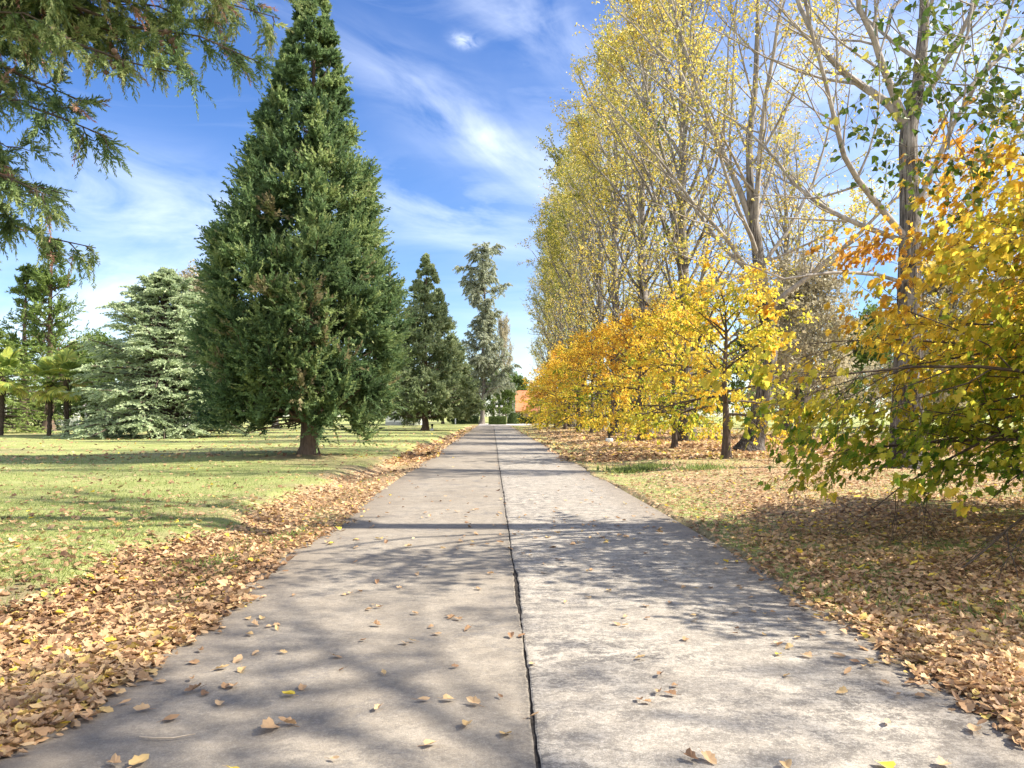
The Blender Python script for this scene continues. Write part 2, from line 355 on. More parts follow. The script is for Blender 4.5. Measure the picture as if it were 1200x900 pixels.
def build_road():
    ys = axis([(-8, 2, 40), (2, 14, 420), (14, 40, 200), (40, ROAD_END, 120)]); n = len(ys)
    mb = MB()
    crack = .016 + .010 * (noise(ys * 3, 0, seed=41) - .5) - .004
    wide = sstep(.62, .8, noise(ys * 1.6, 5, seed=42)) * .016
    wob = .03 * (noise(ys * .8, 1, seed=43) - .5)
    for s in (-1, 1):
        ed = JOINT_X + wob + s * (crack / 2 + .010 * (noise(ys * 14, 3 + s, seed=44) - .35) + wide * (.5 + .5 * noise(ys * 9, s, seed=45)))
        far = np.full(n, ROAD_X0 if s < 0 else ROAD_X1)
        cols = [ed + (far - ed) * t for t in (0, .004, .1, .3, .5, .7, .9, 1)]
        X = np.stack([ed] + cols + [far], 1); Y = np.repeat(ys[:, None], X.shape[1], 1)
        Z = .010 * (noise(X * .5, Y * .25, seed=46) - .5); Z[:, 1] -= .004
        Z[:, 0] = -.16; Z[:, -1] = -.16
        i = np.arange(X.size).reshape(X.shape)
        F = np.stack([i[:-1, :-1], i[:-1, 1:], i[1:, 1:], i[1:, :-1]], -1).reshape(-1, 4)
        if s < 0: F = F[:, ::-1]
        mb.add(np.stack([X, Y, Z], -1).reshape(-1, 3), F)
    m, nt, out = new_mat('weathered_concrete')
    tc = node(nt, 'ShaderNodeTexCoord'); ob = tc.outputs['Object']; sp = node(nt, 'ShaderNodeSeparateXYZ'); lk(nt, ob, sp.inputs[0])
    right = mth(nt, 'GREATER_THAN', sp.outputs[0], JOINT_X)
    big = noise_n(nt, ob, .55, 4, .6, .4); mid = noise_n(nt, ob, 3.2, 8, .68, .3); fine = noise_n(nt, ob, 38, 6, .75); grit = noise_n(nt, ob, 170, 2, .6)
    mpx = node(nt, 'ShaderNodeMapping'); mpx.inputs['Scale'].default_value = (.8, 1.05, 1); lk(nt, ob, mpx.inputs[0])
    mould = noise_n(nt, mpx.outputs[0], 8, 12, .80, .3)
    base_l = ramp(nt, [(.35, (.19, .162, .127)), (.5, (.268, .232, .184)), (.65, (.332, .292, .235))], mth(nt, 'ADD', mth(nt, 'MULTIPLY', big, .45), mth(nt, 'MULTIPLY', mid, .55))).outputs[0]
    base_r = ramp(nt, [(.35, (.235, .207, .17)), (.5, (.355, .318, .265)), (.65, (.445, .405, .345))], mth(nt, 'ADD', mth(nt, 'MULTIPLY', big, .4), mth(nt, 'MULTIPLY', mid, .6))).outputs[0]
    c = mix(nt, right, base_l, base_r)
    # black mould mottling, stronger on the right slab
    thr = mth(nt, 'ADD', mth(nt, 'MULTIPLY', mould, .72), mth(nt, 'MULTIPLY', fine, .28))
    mr = ramp(nt, [(.48, 0.0), (.535, 1.0)], thr).outputs[0]
    amt = mth(nt, 'MULTIPLY', ramp(nt, [(.38, .35), (.60, 1.0)], big).outputs[0], mth(nt, 'ADD', .42, mth(nt, 'MULTIPLY', right, .50)))
    c = mix(nt, mth(nt, 'MULTIPLY', mr, amt), c, (.085, .078, .072))
    # pale worn grit and dark pits
    c = mix(nt, mth(nt, 'MULTIPLY', ramp(nt, [(.56, 0.0), (.72, 1.0)], fine).outputs[0], .35), c, (.46, .42, .365))
    c = mix(nt, mth(nt, 'MULTIPLY', ramp(nt, [(.34, 1.0), (.46, 0.0)], grit).outputs[0], .6), c, (.14, .125, .11))
    # soot-black old stains (blotches with a shape of their own)
    blot = noise_n(nt, ob, 1.25, 7, .7, 1.2)
    c = mix(nt, mth(nt, 'MULTIPLY', mth(nt, 'MULTIPLY', ramp(nt, [(.53, 0.0), (.66, 1.0)], blot).outputs[0], ramp(nt, [(.42, 0.15), (.55, 1.0)], mth(nt, 'ADD', mth(nt, 'MULTIPLY', fine, .6), mth(nt, 'MULTIPLY', mould, .4))).outputs[0]), .8), c, (.12, .115, .115))
    # fine salt-and-pepper of worn aggregate, coarser and paler on the right slab
    sp1 = noise_n(nt, ob, 30, 8, .85); sp2 = noise_n(nt, ob, 95, 4, .8)
    pep = mth(nt, 'ADD', mth(nt, 'MULTIPLY', sp1, .6), mth(nt, 'MULTIPLY', sp2, .4))
    c = mix(nt, mth(nt, 'MULTIPLY', ramp(nt, [(.40, 1.0), (.49, 0.0)], pep).outputs[0], mth(nt, 'ADD', .38, mth(nt, 'MULTIPLY', right, .26))), c, (.12, .108, .095))
    c = mix(nt, mth(nt, 'MULTIPLY', ramp(nt, [(.51, 0.0), (.60, 1.0)], pep).outputs[0], mth(nt, 'ADD', .26, mth(nt, 'MULTIPLY', right, .34))), c, (.56, .52, .46))
    # earth washed in along the edges and dirt along the joint
    dl = mth(nt, 'ABSOLUTE', mth(nt, 'SUBTRACT', sp.outputs[0], JOINT_X))
    em = mth(nt, 'MULTIPLY', ramp(nt, [(.0, 0.0), (1.0, 1.0)], mth(nt, 'DIVIDE', mth(nt, 'SUBTRACT', dl, 1.75), .75)).outputs[0], mth(nt, 'ADD', .3, mth(nt, 'MULTIPLY', mid, .9)))
    c = mix(nt, mth(nt, 'MULTIPLY', em, .7), c, (.17, .135, .10))
    jm = mth(nt, 'MULTIPLY', ramp(nt, [(.0, 1.0), (1.0, 0.0)], mth(nt, 'DIVIDE', dl, .09)).outputs[0], ramp(nt, [(.4, 0.0), (.62, 1.0)], fine).outputs[0])
    c = mix(nt, mth(nt, 'MULTIPLY', jm, .8), c, (.06, .055, .05))
    b = node(nt, 'ShaderNodeBsdfPrincipled'); lk(nt, c, b.inputs['Base Color']); b.inputs['Roughness'].default_value = .88; b.inputs['Specular IOR Level'].default_value = .2
    bp = node(nt, 'ShaderNodeBump'); bp.inputs['Strength'].default_value = .55; bp.inputs['Distance'].default_value = .012
    lk(nt, mth(nt, 'ADD', mth(nt, 'MULTIPLY', fine, .8), mth(nt, 'ADD', mth(nt, 'MULTIPLY', grit, .35), mth(nt, 'MULTIPLY', mould, .5))), bp.inputs['Height']); lk(nt, bp.outputs[0], b.inputs['Normal'])
    lk(nt, b.outputs[0], out.inputs[0])
    o = mb.build('road', m); o['kind'] = 'structure'
    jb = MB(); x0, x1 = JOINT_X - .08, JOINT_X + .08
    X = np.stack([np.full(n, x0), np.full(n, JOINT_X) , np.full(n, x1)], 1) ; Y = np.repeat(ys[:, None], 3, 1)
    Z = -.013 + .010 * (noise(X * 8, Y * 8, seed=47) - .5)
    i = np.arange(X.size).reshape(X.shape)
    jb.add(np.stack([X, Y, Z], -1).reshape(-1, 3), np.stack([i[:-1, :-1], i[:-1, 1:], i[1:, 1:], i[1:, :-1]], -1).reshape(-1, 4))
    o = jb.build('road_joint', plain_mat('tarry_joint', (.035, .031, .028), .9, .6, 30, .1)); o['kind'] = 'structure'
    # pale gravel court where the road ends
    g = MB(); n = 40
    xs = np.linspace(-2.2, 13, n); ysn = np.linspace(ROAD_END - .3, 146, n); X, Y = np.meshgrid(xs, ysn)
    Z = .05 + .01 * noise(X, Y, seed=4); i = np.arange(n * n).reshape(n, n)
    g.add(np.stack([X, Y, Z], -1).reshape(-1, 3), np.stack([i[:-1, :-1], i[:-1, 1:], i[1:, 1:], i[1:, :-1]], -1).reshape(-1, 4))
    o = g.build('gravel_path', plain_mat('pale_gravel', (.50, .46, .41), .95, .2, 2, .1, bump=.5)); o['kind'] = 'structure'
build_road()

# ------------------------------------------------------------------ conifers
def plumes(mb, base, d, L, nb, blade, rng, spread=.7, flat=0.0, droop=0.0, hang=0.0, hue=.5, hvar=.2, tip=.15, wid=1.0, t0=.05):
    """feathery sprays: nb narrow blades set along each axis"""
    B = len(base); base = np.asarray(base); d = unit(d)
    t = t0 + (1 - t0) * (np.arange(nb)[None] + rng.random((B, nb))) / nb
    Lq = np.broadcast_to(np.asarray(L, float), (B,))[:, None, None]; tt = t[..., None]
    p = base[:, None] + d[:, None] * Lq * tt
    p[..., 2] -= droop * (t ** 2) * Lq[..., 0]
    tan = np.repeat(d[:, None], nb, 1).copy(); tan[..., 2] -= 2 * droop * t; tan = unit(tan)
    r = rng.normal(size=p.shape); r[..., 2] *= (1 - flat)
    per = unit(r - (r * tan).sum(-1, keepdims=True) * tan)
    a = (spread * (1.05 - .55 * t) + .18 * rng.normal(size=t.shape))[..., None]
    bd = tan * np.cos(a) + per * np.sin(a); bd[..., 2] -= hang; bd = unit(bd)
    nr = unit(np.cross(bd, rng.normal(size=bd.shape)) + np.array([0, 0, .6 if flat else .15]))
    s = blade * (1.15 - .6 * t) * (.75 + .5 * rng.random(t.shape))
    hu = np.clip(np.broadcast_to(np.asarray(hue, float), (B,))[:, None] + tip * (t - .4) + hvar * (rng.random(t.shape) - .5), 0, 1)
    T = (T_BLADE[0] * np.array([1, wid, 1]), T_BLADE[1])
    leaves(mb, p.reshape(-1, 3), bd.reshape(-1, 3), nr.reshape(-1, 3), s.ravel(), T, hu.ravel(), (.8 + .4 * rng.random(t.size)))

def trunk_tube(mb, pts, rad, k=14, rng=None, jit=.14, flare=True):
    pts = np.asarray(pts, float); rad = np.asarray(rad, float)
    t = np.linspace(0, 1, len(pts)); tt = np.linspace(0, 1, len(pts) * 4)
    P = np.stack([np.interp(tt, t, pts[:, i]) for i in range(3)], 1); R = np.interp(tt, t, rad)
    if flare: R = R * (1 + .75 * np.exp(-(P[:, 2] - P[0, 2]) / .28))
    tubes(mb, P, R, k, jit=jit, rng=rng)
    return P, R

def cypress(root, H, prof, rng, nbr=430, npl=7, nbl=24, blade=.22, el=(.45, 1.0), trunk_r=.30, mat='cypress', brown=0.25, spread=.6, droop=0.0, hang=0.0, z0=.9, off=0.0):
    zp, rp = zip(*prof)
    mb = MB()
    w = np.interp(np.linspace(z0, H, 400), zp, rp); zs = np.linspace(z0, H, 400); cdf = np.cumsum(w + .35); cdf /= cdf[-1]
    z = np.interp((np.arange(nbr) + rng.random(nbr)) / nbr, cdf, zs); th = rng.random(nbr) * 2 * PI
    lob = .94 + (.44 - .3 * z / H) * (fbm(np.cos(th) * 2.0 + 5, np.sin(th) * 2.0 + 5, z * .55, seed=int(rng.integers(1000)), o=2) - .5)
    inner = rng.random(nbr) < .25
    R = np.interp(z, zp, rp) * lob * np.where(inner, .45 + .3 * rng.random(nbr), .95 + .12 * rng.random(nbr))
    e = el[0] + (el[1] - el[0]) * (z / H) + .15 * rng.normal(size=nbr)
    rad = np.stack([np.cos(th), np.sin(th), 0 * th], 1)
    d = rad * np.cos(e)[:, None] + np.array([0, 0, 1]) * np.sin(e)[:, None]
    Lb = np.clip(R * .5, .35, 1.25) * (.8 + .5 * rng.random(nbr))
    tipp = rad * R[:, None]; tipp[:, 2] = z; tipp[:, 0] += off * np.clip(1.25 - z / (H * .7), 0, 1)
    base = tipp - d * Lb[:, None]
    bh = .40 + .6 * (rng.random(nbr) - .5)
    # dead brownish sprays low on the sunny side
    dead = (rng.random(nbr) < brown * np.clip(1.3 - z / (H * .42), 0, 1)) & (z < H * .5)
    bh = np.where(dead, .93, bh)
    # each branch carries a fan of plumes
    B = np.repeat(base, npl, 0); D = np.repeat(d, npl, 0); LL = np.repeat(Lb, npl); hh = np.repeat(bh, npl)
    f = .05 + .55 * rng.random(len(B)); start = B + D * (LL * f)[:, None]
    dd = unit(D + .75 * rng.normal(size=D.shape)); dd[:, 2] += .25
    plumes(mb, start, dd, LL * (.80 - .40 * f) * (.7 + .5 * rng.random(len(B))), nbl, blade, rng, spread, 0, droop, hang, hh, .22, .22, 1.25)
    tb = MB(); P, R_ = trunk_tube(tb, [(0, 0, -.15), (.03, 0, .6), (-.05, .05, 2), (0, .1, H * .4), (.05, 0, H * .75), (0, 0, H - .4)], [trunk_r, trunk_r * .92, trunk_r * .8, trunk_r * .5, trunk_r * .2, .02], rng=rng)
    k = min(nbr, 170); idx = rng.choice(nbr, k, replace=False)
    st = np.zeros((k, 3)); st[:, 2] = np.clip(z[idx] - R[idx] * np.tan(np.clip(e[idx], 0, 1.1)) * .8, z0 * .9, H)
    mid = (st + base[idx]) / 2 + rng.normal(size=(k, 3)) * .08; mid[:, 2] -= .1
    tubes(tb, np.stack([st, mid, base[idx], tipp[idx] - d[idx] * .2], 1), np.array([.032, .022, .012, .004])[None] * (.6 + R[idx] / 4)[:, None], 5)
    tb.build('trunk', M['bark_cyp'], root); return mb.build('crown', M[mat], root)

t = thing('cypress_tree', 'tall broad dark green cypress on the lawn, its short trunk bare, beside the road', 'cypress', (-6.4, 27, gz1(-6.4, 27) - .05))
cypress(t, 17.6, [(.9, 2.1), (1.4, 3.2), (2.1, 3.5), (3.2, 3.7), (4.6, 3.75), (6, 3.6), (7.5, 3.3), (9, 2.75), (10.3, 2.3), (12, 1.75), (13.3, 1.4), (14.8, .9), (16.2, .5), (17.6, .2)], RNG(11), nbr=1000, npl=12, nbl=25, blade=.18, spread=.85, z0=1.45, brown=.06, off=-.42)
t2 = thing('cypress_tree', 'slender grey-green weeping cypress on the left verge behind the broad dark cypress', 'cypress', (-6.7, 77, gz1(-6.7, 77) - .05))
cypress(t2, 17.8, [(1.2, 4.2), (2.2, 5.4), (3.6, 5.5), (6, 4.7), (9, 3.6), (12, 2.5), (15, 1.4), (17.8, .2)], RNG(12), nbr=520, npl=9, nbl=18, blade=.36, el=(.1, .8), trunk_r=.36, mat='cypress2', brown=0, spread=.7, hang=.35, z0=1.4)

def cedar(root, H, R0, rng, nbr=150, mat='cedar', z0=.3, blade=.24, power=1.5, el=0.05, droop=.28, trunk_r=.3, nsub=9, nb=16):
    z = z0 + (H - z0) * (np.arange(nbr) / nbr) ** 1.15; th = np.arange(nbr) * 2.399 + rng.normal(size=nbr) * .3
    R = (R0 * (1 - (z / H) ** power) + .25) * (.78 + .4 * rng.random(nbr))
    st = np.zeros((nbr, 3)); st[:, 2] = z
    e = el + .55 * (z / H) + .08 * rng.normal(size=nbr)
    d = np.stack([np.cos(th) * np.cos(e), np.sin(th) * np.cos(e), np.sin(e)], 1)
    P = grow(st, d, R, 6, -droop, .10, rng)
    Rr = taper(.012 + .016 * R, 6)
    mb, tb = MB(), MB()
    tubes(tb, P, Rr, 5)
    trunk_tube(tb, [(0, 0, -.1), (0, 0, H * .3), (.05, 0, H * .6), (0, 0, H)], [trunk_r, trunk_r * .7, trunk_r * .4, .02], rng=rng)
    p, dd, t, r, b = spawn(P, Rr, nsub, .22, 1.0, .9, rng, .85, .2)
    dd[:, 2] = dd[:, 2] * .4 - .04
    L = R[b] * (.42 - .25 * t) + .18
    hue = .35 + .5 * (rng.random(len(p)) - .5) + .25 * t
    plumes(mb, p, dd, L, nb, blade, rng, .9, .75, .12, -.12, hue, .2, .2, 1.5)
    tb.build('trunk', M['bark_dark'], root); return mb.build('crown', M[mat], root)

t = thing('cedar_tree', 'pale blue-green cedar with layered horizontal branches reaching down to the lawn', 'cedar', (-22.6, 53.5, gz1(-22.6, 53.5)))
cedar(t, 11.4, 5.2, RNG(21), nbr=260, nsub=15, nb=24, blade=.25, power=2.3)
t = thing('cedar_tree', 'dark green spreading cedar at the left edge behind the leftmost palm', 'cedar', (-40.8, 63, gz1(-40.8, 63)))
cedar(t, 8.4, 5.2, RNG(22), nbr=120, mat='pine', blade=.30, power=2.2, droop=.35)

def pine(root, H, R0, rng, nbr=70, mat='pine', zf=.22, blade=.36):
    z = H * zf + (H * (1 - zf)) * np.sort(rng.random(nbr)) ; th = rng.random(nbr) * 2 * PI
    R = R0 * (1 - ((z - H * zf) / (H * (1 - zf))) ** 1.2) * (.45 + .75 * rng.random(nbr)) + .5
    st = np.zeros((nbr, 3)); st[:, 2] = z; e = .25 + .35 * z / H + .2 * rng.normal(size=nbr)
    d = np.stack([np.cos(th) * np.cos(e), np.sin(th) * np.cos(e), np.sin(e)], 1)
    P = grow(st, d, R, 5, .25, .25, rng); Rr = taper(.03 + .012 * R, 5)
    mb, tb = MB(), MB(); tubes(tb, P, Rr, 5)
    trunk_tube(tb, [(0, 0, -.1), (.1, 0, H * .3), (-.1, 0, H * .6), (0, 0, H)], [.42, .32, .18, .03], rng=rng)
    p, dd, t, r, b = spawn(P, Rr, 8, .3, 1.0, .7, rng, .3)
    plumes(mb, p, dd, .35 + R[b] * .28, 18, blade, rng, .8, .2, .05, -.1, .4 + .5 * (rng.random(len(p)) - .5), .2, .2, 1.0)
    tb.build('trunk', M['bark_cyp'], root); return mb.build('crown', M[mat], root)
t = thing('pine_tree', 'tall open green pine with a slim top rising behind the paired palms', 'pine', (-42.6, 75, gz1(-42.6, 75)))
pine(t, 18.2, 3.6, RNG(31), 100)
t = thing('pine_tree', 'shorter ragged green pine left of the tall open pine behind the palms', 'pine', (-45.6, 76, gz1(-45.6, 76)))
pine(t, 15.6, 2.9, RNG(32), 80)

# ------------------------------------------------------------------ overhanging conifer at top left
def overhang():
    rng = RNG(41); X0, Y0 = -10.8, 11.2
    root = thing('conifer_tree', 'large conifer whose drooping cone-laden branches hang into the top left sky', 'conifer', (X0, Y0, gz1(X0, Y0) - .05))
    tb, mb = MB(), MB()
    trunk_tube(tb, [(0, 0, -.1), (.1, 0, 3), (0, .1, 8), (.1, 0, 13), (0, 0, 17)], [.45, .36, .28, .16, .03], rng=rng)
    tips = [(-3.25, 11.6, 7.55, .9), (-3.45, 11.4, 6.75, 1.0), (-4.25, 11.0, 6.35, .8), (-4.0, 12.4, 8.2, 1), (-4.6, 10.4, 7.75, 1), (-5.0, 11.9, 7.1, .9), (-5.35, 11.3, 7.5, 1), (-5.45, 11.0, 5.45, .8),
            (-5.9, 10.5, 6.75, .9), (-6.15, 11.5, 6.2, 1), (-6.2, 10.8, 4.55, .8), (-5.95, 11.6, 4.0, .75), (-6.9, 11.0, 5.3, 1), (-6.6, 10.2, 7.7, 1), (-7.0, 12.0, 7.2, 1), (-7.1, 10.6, 3.75, .7), (-7.0, 11.4, 4.4, .8), (-6.6, 11.9, 4.9, .8), (-5.0, 12.2, 8.4, 1), (-6.0, 9.9, 8.3, 1), (-4.3, 11.8, 7.4, .8), (-7.4, 11.0, 6.4, 1)]
    tips += [(-3.35, 12.0, 8.1, 1), (-3.9, 11.2, 7.7, 1), (-5.6, 10.6, 8.0, 1), (-6.5, 11.3, 7.6, 1)]
    tips += [(-7.4 + 2.6 * rng.random(), 10.2 + 2 * rng.random(), 7.0 + 1.5 * rng.random(), 1) for k in range(9)]
    for k in range(16):
        a = .9 + rng.random() * 4.4; r = 2.4 + 2.4 * rng.random(); tips.append((X0 + r * math.cos(a), Y0 + r * math.sin(a), 4 + 11 * rng.random(), .9))
    n = 8; P = []
    for x, y, z, w in tips:
        tip = np.array([x - X0, y - Y0, z]); zs = z + .55 + .16 * np.hypot(tip[0], tip[1]); s = np.array([0, 0, min(zs, 15.5)])
        t = np.linspace(0, 1, n)[:, None]; q = s * (1 - t) + tip * t; q[:, 2] += (.55 * t * (1 - t))[:, 0]
        q[1:-1] += rng.normal(size=(n - 2, 3)) * .07; P.append(q)
    P = np.array(P); R = taper(np.full(len(P), .055), n, .12); tubes(tb, P, R, 6)
    p, d, t, r, b = spawn(P, R, 25, .12, 1.0, .9, rng, .2); d[:, 2] -= .18
    L = (.64 - .34 * t) * (.6 + .7 * rng.random(len(t)))
    keep = rng.random(len(p)) < .9
    p, d, t, L, b = p[keep], d[keep], t[keep], L[keep], b[keep]
    P2 = grow(p, d, L, 5, -.45, .3, rng); R2 = taper(np.full(len(p), .012), 5, .25); tubes(tb, P2, R2, 4)
    p3, d3, t3, r3, b3 = spawn(P2, R2, 8, .1, 1.0, .75, rng, .2)
    near = len(tips) - 16
    cl = .42 + .9 * (fbm(p3[:, 0] * .9 + 9, p3[:, 1] * .9, p3[:, 2] * .9, seed=4) - .5) + .15 * rng.normal(size=len(p3))
    dead = rng.random(len(p3)) < .045; hue = np.where(dead, .9 + .1 * rng.random(len(p3)), np.clip(cl, 0, .8))
    plumes(mb, p3, d3, .28 + .18 * rng.random(len(p3)), 44, .095, rng, .85, 0, .30, .05, hue, .12, .18, .70)
    tb.build('trunk', M['bark_dark'], root); mb.build('crown', M['overhang'], root)
    # cones
    cm = MB(); nz, nk = 9, 12; zz = np.linspace(0, 1, nz); prof = .5 * np.sin(PI * zz ** .85) ** .8 + .02
    V = []
    for i, (z_, r_) in enumerate(zip(zz, prof)):
        for k in range(nk):
            a = 2 * PI * (k + .5 * (i % 2)) / nk; rr = r_ * (1 + .16 * ((k + i) % 2)); V.append((rr * math.cos(a), rr * math.sin(a), -z_ * 1.25))
    F = [(i * nk + k, i * nk + (k + 1) % nk, (i + 1) * nk + (k + 1) % nk, (i + 1) * nk + k) for i in range(nz - 1) for k in range(nk)]
    cm.add(V, F); cme = cm.mesh('cone'); cme.materials.append(plain_mat('cone_scales', (.15, .095, .07), .8, .35, 20))
    spots = [(1, .80), (2, .80), (0, .62), (5, .75), (3, .7)]
    for li, tt in spots:
        c, _ = at(P[li:li + 1], np.array([[tt]])); c = c[0, 0]
        for k in range(9):
            o = bpy.data.objects.new('cone', cme); COL.objects.link(o); o.parent = root
            q = c + rng.normal(size=3) * np.array([.11, .10, .07]) + np.array([0, 0, -.10]); o.location = q
            s = .062 + .02 * rng.random(); o.scale = (s, s, s); o.rotation_euler = (rng.normal() * .5, rng.normal() * .5, rng.random() * 6)
overhang()

# ------------------------------------------------------------------ broadleaf trees
def px(u, v, d):
    return ((u - 577) / 901 * d, 1.55 + (487 - v) / 901 * d)

def guide(pts, rng, n=9, dy=0.0):
    pts = np.asarray(pts, float); t = np.linspace(0, 1, len(pts)); tt = np.linspace(0, 1, n)
    q = np.stack([np.interp(tt, t, pts[:, i]) for i in range(3)], 1)
    q[1:-1] += rng.normal(size=(n - 2, 3)) * .03 * np.linalg.norm(pts[-1] - pts[0]) / n
    return q

def poplar_near(root, trunk_pts, trunk_rad, limbs, rng, leaf=.075, nleaf=10, extra=18, H=24, hue0=.55, sub=7, twig=6, T=T_POPLAR, green_low=True, zmin=5.0, bark='bark_poplar', keep=1.0, lush=0, tufts=(), thin=1.0):
    tb, mb = MB(), MB()
    TP, TR = trunk_tube(tb, trunk_pts, trunk_rad, 16, rng, .10)
    tb.build('trunk', M[bark], root)
    n = 9; Ls = []
    for pts, r in limbs:
        pts = [tuple(TP[int(np.argmin(np.linalg.norm(TP - np.array(pts[0]), axis=1)))])] + list(pts[1:]) if r > .075 or lush else pts
        Ls.append((guide(pts, rng, n), r))
    # further limbs all round the trunk
    zt = TP[:, 2]
    for k in range(extra):
        z = zmin + (H - zmin - 2) * (k + rng.random()) / extra; i = int(np.argmin(abs(zt - min(z, zt.max())))); s = TP[i]
        a = k * 2.399 + rng.normal() * .4; L = (H - z) * .42 + 1.5; e = .75 + .25 * rng.random()
        d = np.array([[math.cos(a) * math.cos(e), math.sin(a) * math.cos(e), math.sin(e)]])
        Ls.append((grow(s[None], d, np.array([L]), n, .35, .18, rng)[0], max(.03, TR[i] * .42 * thin)))
    for li, (q, r) in enumerate(Ls):
        lb = MB(); P = q[None]; R = taper(np.array([r]), n, .22); tubes(lb, P, R, 8)
        lu = li < lush
        p, d, t, rr, b = spawn(P, R, sub if lu else sub * 2, .62 if lu else .18, 1.0, .75, rng); LL = np.linalg.norm(q[-1] - q[0]) * (.42 if lu else 1)
        d[:, 2] += .15
        P2 = grow(p, d, LL * (.42 - .26 * t) * (.6 + .6 * rng.random(len(t))) + .3, 6, .25, .25, rng); R2 = taper(rr * .45, 6, .3); tubes(lb, P2, R2, 5)
        p3, d3, t3, r3, b3 = spawn(P2, R2, twig, .2, 1.0, .7, rng)
        P3 = grow(p3, d3, .45 + .5 * rng.random(len(p3)), 4, .1, .3, rng); R3 = taper(np.clip(r3 * .5, .0035, .012), 4, .5); tubes(lb, P3, R3, 3)
        lb.build('limb', M['bark_twig'], root)
        m = int(nleaf * (.8 if li < lush else 1)); tt = .15 + .85 * rng.random((len(P3), m)); lp, lt = at(P3, tt); lp = lp.reshape(-1, 3); lt = lt.reshape(-1, 3)
        cl = fbm(lp[:, 0] * .35 + 3, lp[:, 1] * .35, lp[:, 2] * .35, seed=77)
        kp = rng.random(len(lp)) < keep * sstep(.30, .62, cl + .12 * rng.random(len(lp))) + .08
        if li < lush: kp = rng.random(len(lp)) < .95
        tf = np.zeros(len(lp))
        for c, r_ in tufts: tf = np.maximum(tf, np.exp(-(((lp - np.array(c)) * np.array([1, .8, 1.3]) / r_) ** 2).sum(1)))
        kp = kp | (rng.random(len(lp)) < tf * 1.5); tf = tf[kp]
        lp, lt, cl = lp[kp], lt[kp], cl[kp]; N = len(lp)
        lp = lp + rng.normal(size=lp.shape) * .05
        d = unit(lt * .4 + rng.normal(size=(N, 3)) * .7 + np.array([0, 0, -.55])); nr = rng.normal(size=(N, 3))
        hu = hue0 + .5 * (fbm(lp[:, 0] * .5, lp[:, 1] * .5, lp[:, 2] * .5 + 8, seed=78) - .5) + .22 * rng.normal(size=N) - (.25 if li < lush else 0) - .5 * tf
        leaves(mb, lp, d, nr, leaf * (.7 + .6 * rng.random(N)), T, np.clip(hu, 0, 1), .85 + .3 * rng.random(N))
    mb.build('crown', M['poplar'], root)

# first poplar in view (trunk behind the near maple)
D = 21.0; X1 = (1070 - 577) / 901 * D
def L1(*uv, dy=0.0, D=D, X=X1):
    n = len(uv); return [((u - 577) / 901 * (D + dy * i / max(1, n - 1)) - X, dy * i / max(1, n - 1), 1.55 + (487 - v) / 901 * (D + dy * i / max(1, n - 1))) for i, (u, v) in enumerate(uv)]
p1 = thing('poplar_tree', 'first poplar in the row, thick forking grey trunk right behind the nearest maple', 'poplar', (X1, D, gz1(X1, D) - .05), group='poplars in a row along the right side')
poplar_near(p1, L1((1068, 560), (1069, 500), (1074, 380), (1078, 250), (1077, 150), (1090, 100), (1100, 20), (1105, -120), (1108, -330)), [.46, .43, .33, .27, .23, .17, .14, .09, .02],
    [(L1((1077, 140), (1045, 105), (1015, 90), (973, 43), (940, -20), (915, -120), (905, -260), dy=2.0), .14),
     (L1((1072, 140), (1047, 67), (1023, -5), (1010, -120), (1000, -300), dy=-1.5), .12),
     (L1((1080, 262), (1120, 167), (1150, 110), (1185, 50), (1230, -60), dy=-2), .09),
     (L1((1070, 270), (1030, 225), (1005, 190), (990, 140), (972, 60), (955, 5), (935, -120), dy=-2.5), .10),
     (L1((1065, 290), (1010, 260), (973, 243), (938, 213), (908, 170), (875, 140), (840, 120), dy=1.5), .085),
     (L1((1066, 330), (1020, 318), (975, 318), (930, 328), (880, 310), (850, 300), dy=-1.5), .06),
     (L1((1082, 240), (1140, 190), (1190, 170), (1250, 120), dy=2), .07)],
    RNG(51), leaf=.085, nleaf=8, extra=12, H=27, hue0=.62, zmin=9, keep=.5, twig=8)
D2 = 31.0; X2 = (890 - 577) / 901 * D2
def L2(*uv, dy=0.0): return L1(*uv, dy=dy, D=D2, X=X2)
p2 = thing('poplar_tree', 'second poplar in the row, twin pale trunks behind the small dark-stemmed maple', 'poplar', (X2, D2, gz1(X2, D2) - .05), group='poplars in a row along the right side')
poplar_near(p2, L2((880, 533), (898, 470), (906, 410), (897, 330), (890, 270), (885, 230), (884, 160), (893, 90), (897, 0), (900, -140)), [.42, .35, .30, .26, .22, .16, .14, .11, .08, .02],
    [(L2((889, 280), (865, 200), (840, 150), (813, 77), (797, 17), (780, -70), (770, -160), dy=2.0), .15),
     (L2((893, 280), (893, 233), (899, 150), (915, 60), (930, -40), (940, -140), dy=-1), .14),
     (L2((893, 345), (867, 293), (847, 267), (813, 233), (790, 200), (747, 150), (700, 95), dy=-2), .11),
     (L2((840, 152), (803, 80), (767, 43), (723, 0), (690, -50), dy=2), .07),
     (L2((892, 330), (850, 318), (810, 300), (770, 290), dy=-2.5), .06),
     (L2((893, 320), (930, 270), (960, 210), (985, 130), (1000, 40), dy=1.5), .09),
     (L2((893, 310), (940, 290), (985, 270), (1030, 230), dy=-2), .06)],
    RNG(52), leaf=.10, nleaf=11, extra=14, H=24, hue0=.62, zmin=5, keep=.6, twig=8, tufts=[((-3.6, 1.0, 13.7), 1.5), ((-4.5, -1.5, 8.6), .8)])
p0 = thing('poplar_tree', 'poplar just outside the right edge whose green leaf sprays hang into the top right corner', 'poplar', (11.4, 10.2, gz1(11.4, 10.2) - .05), group='poplars in a row along the right side')
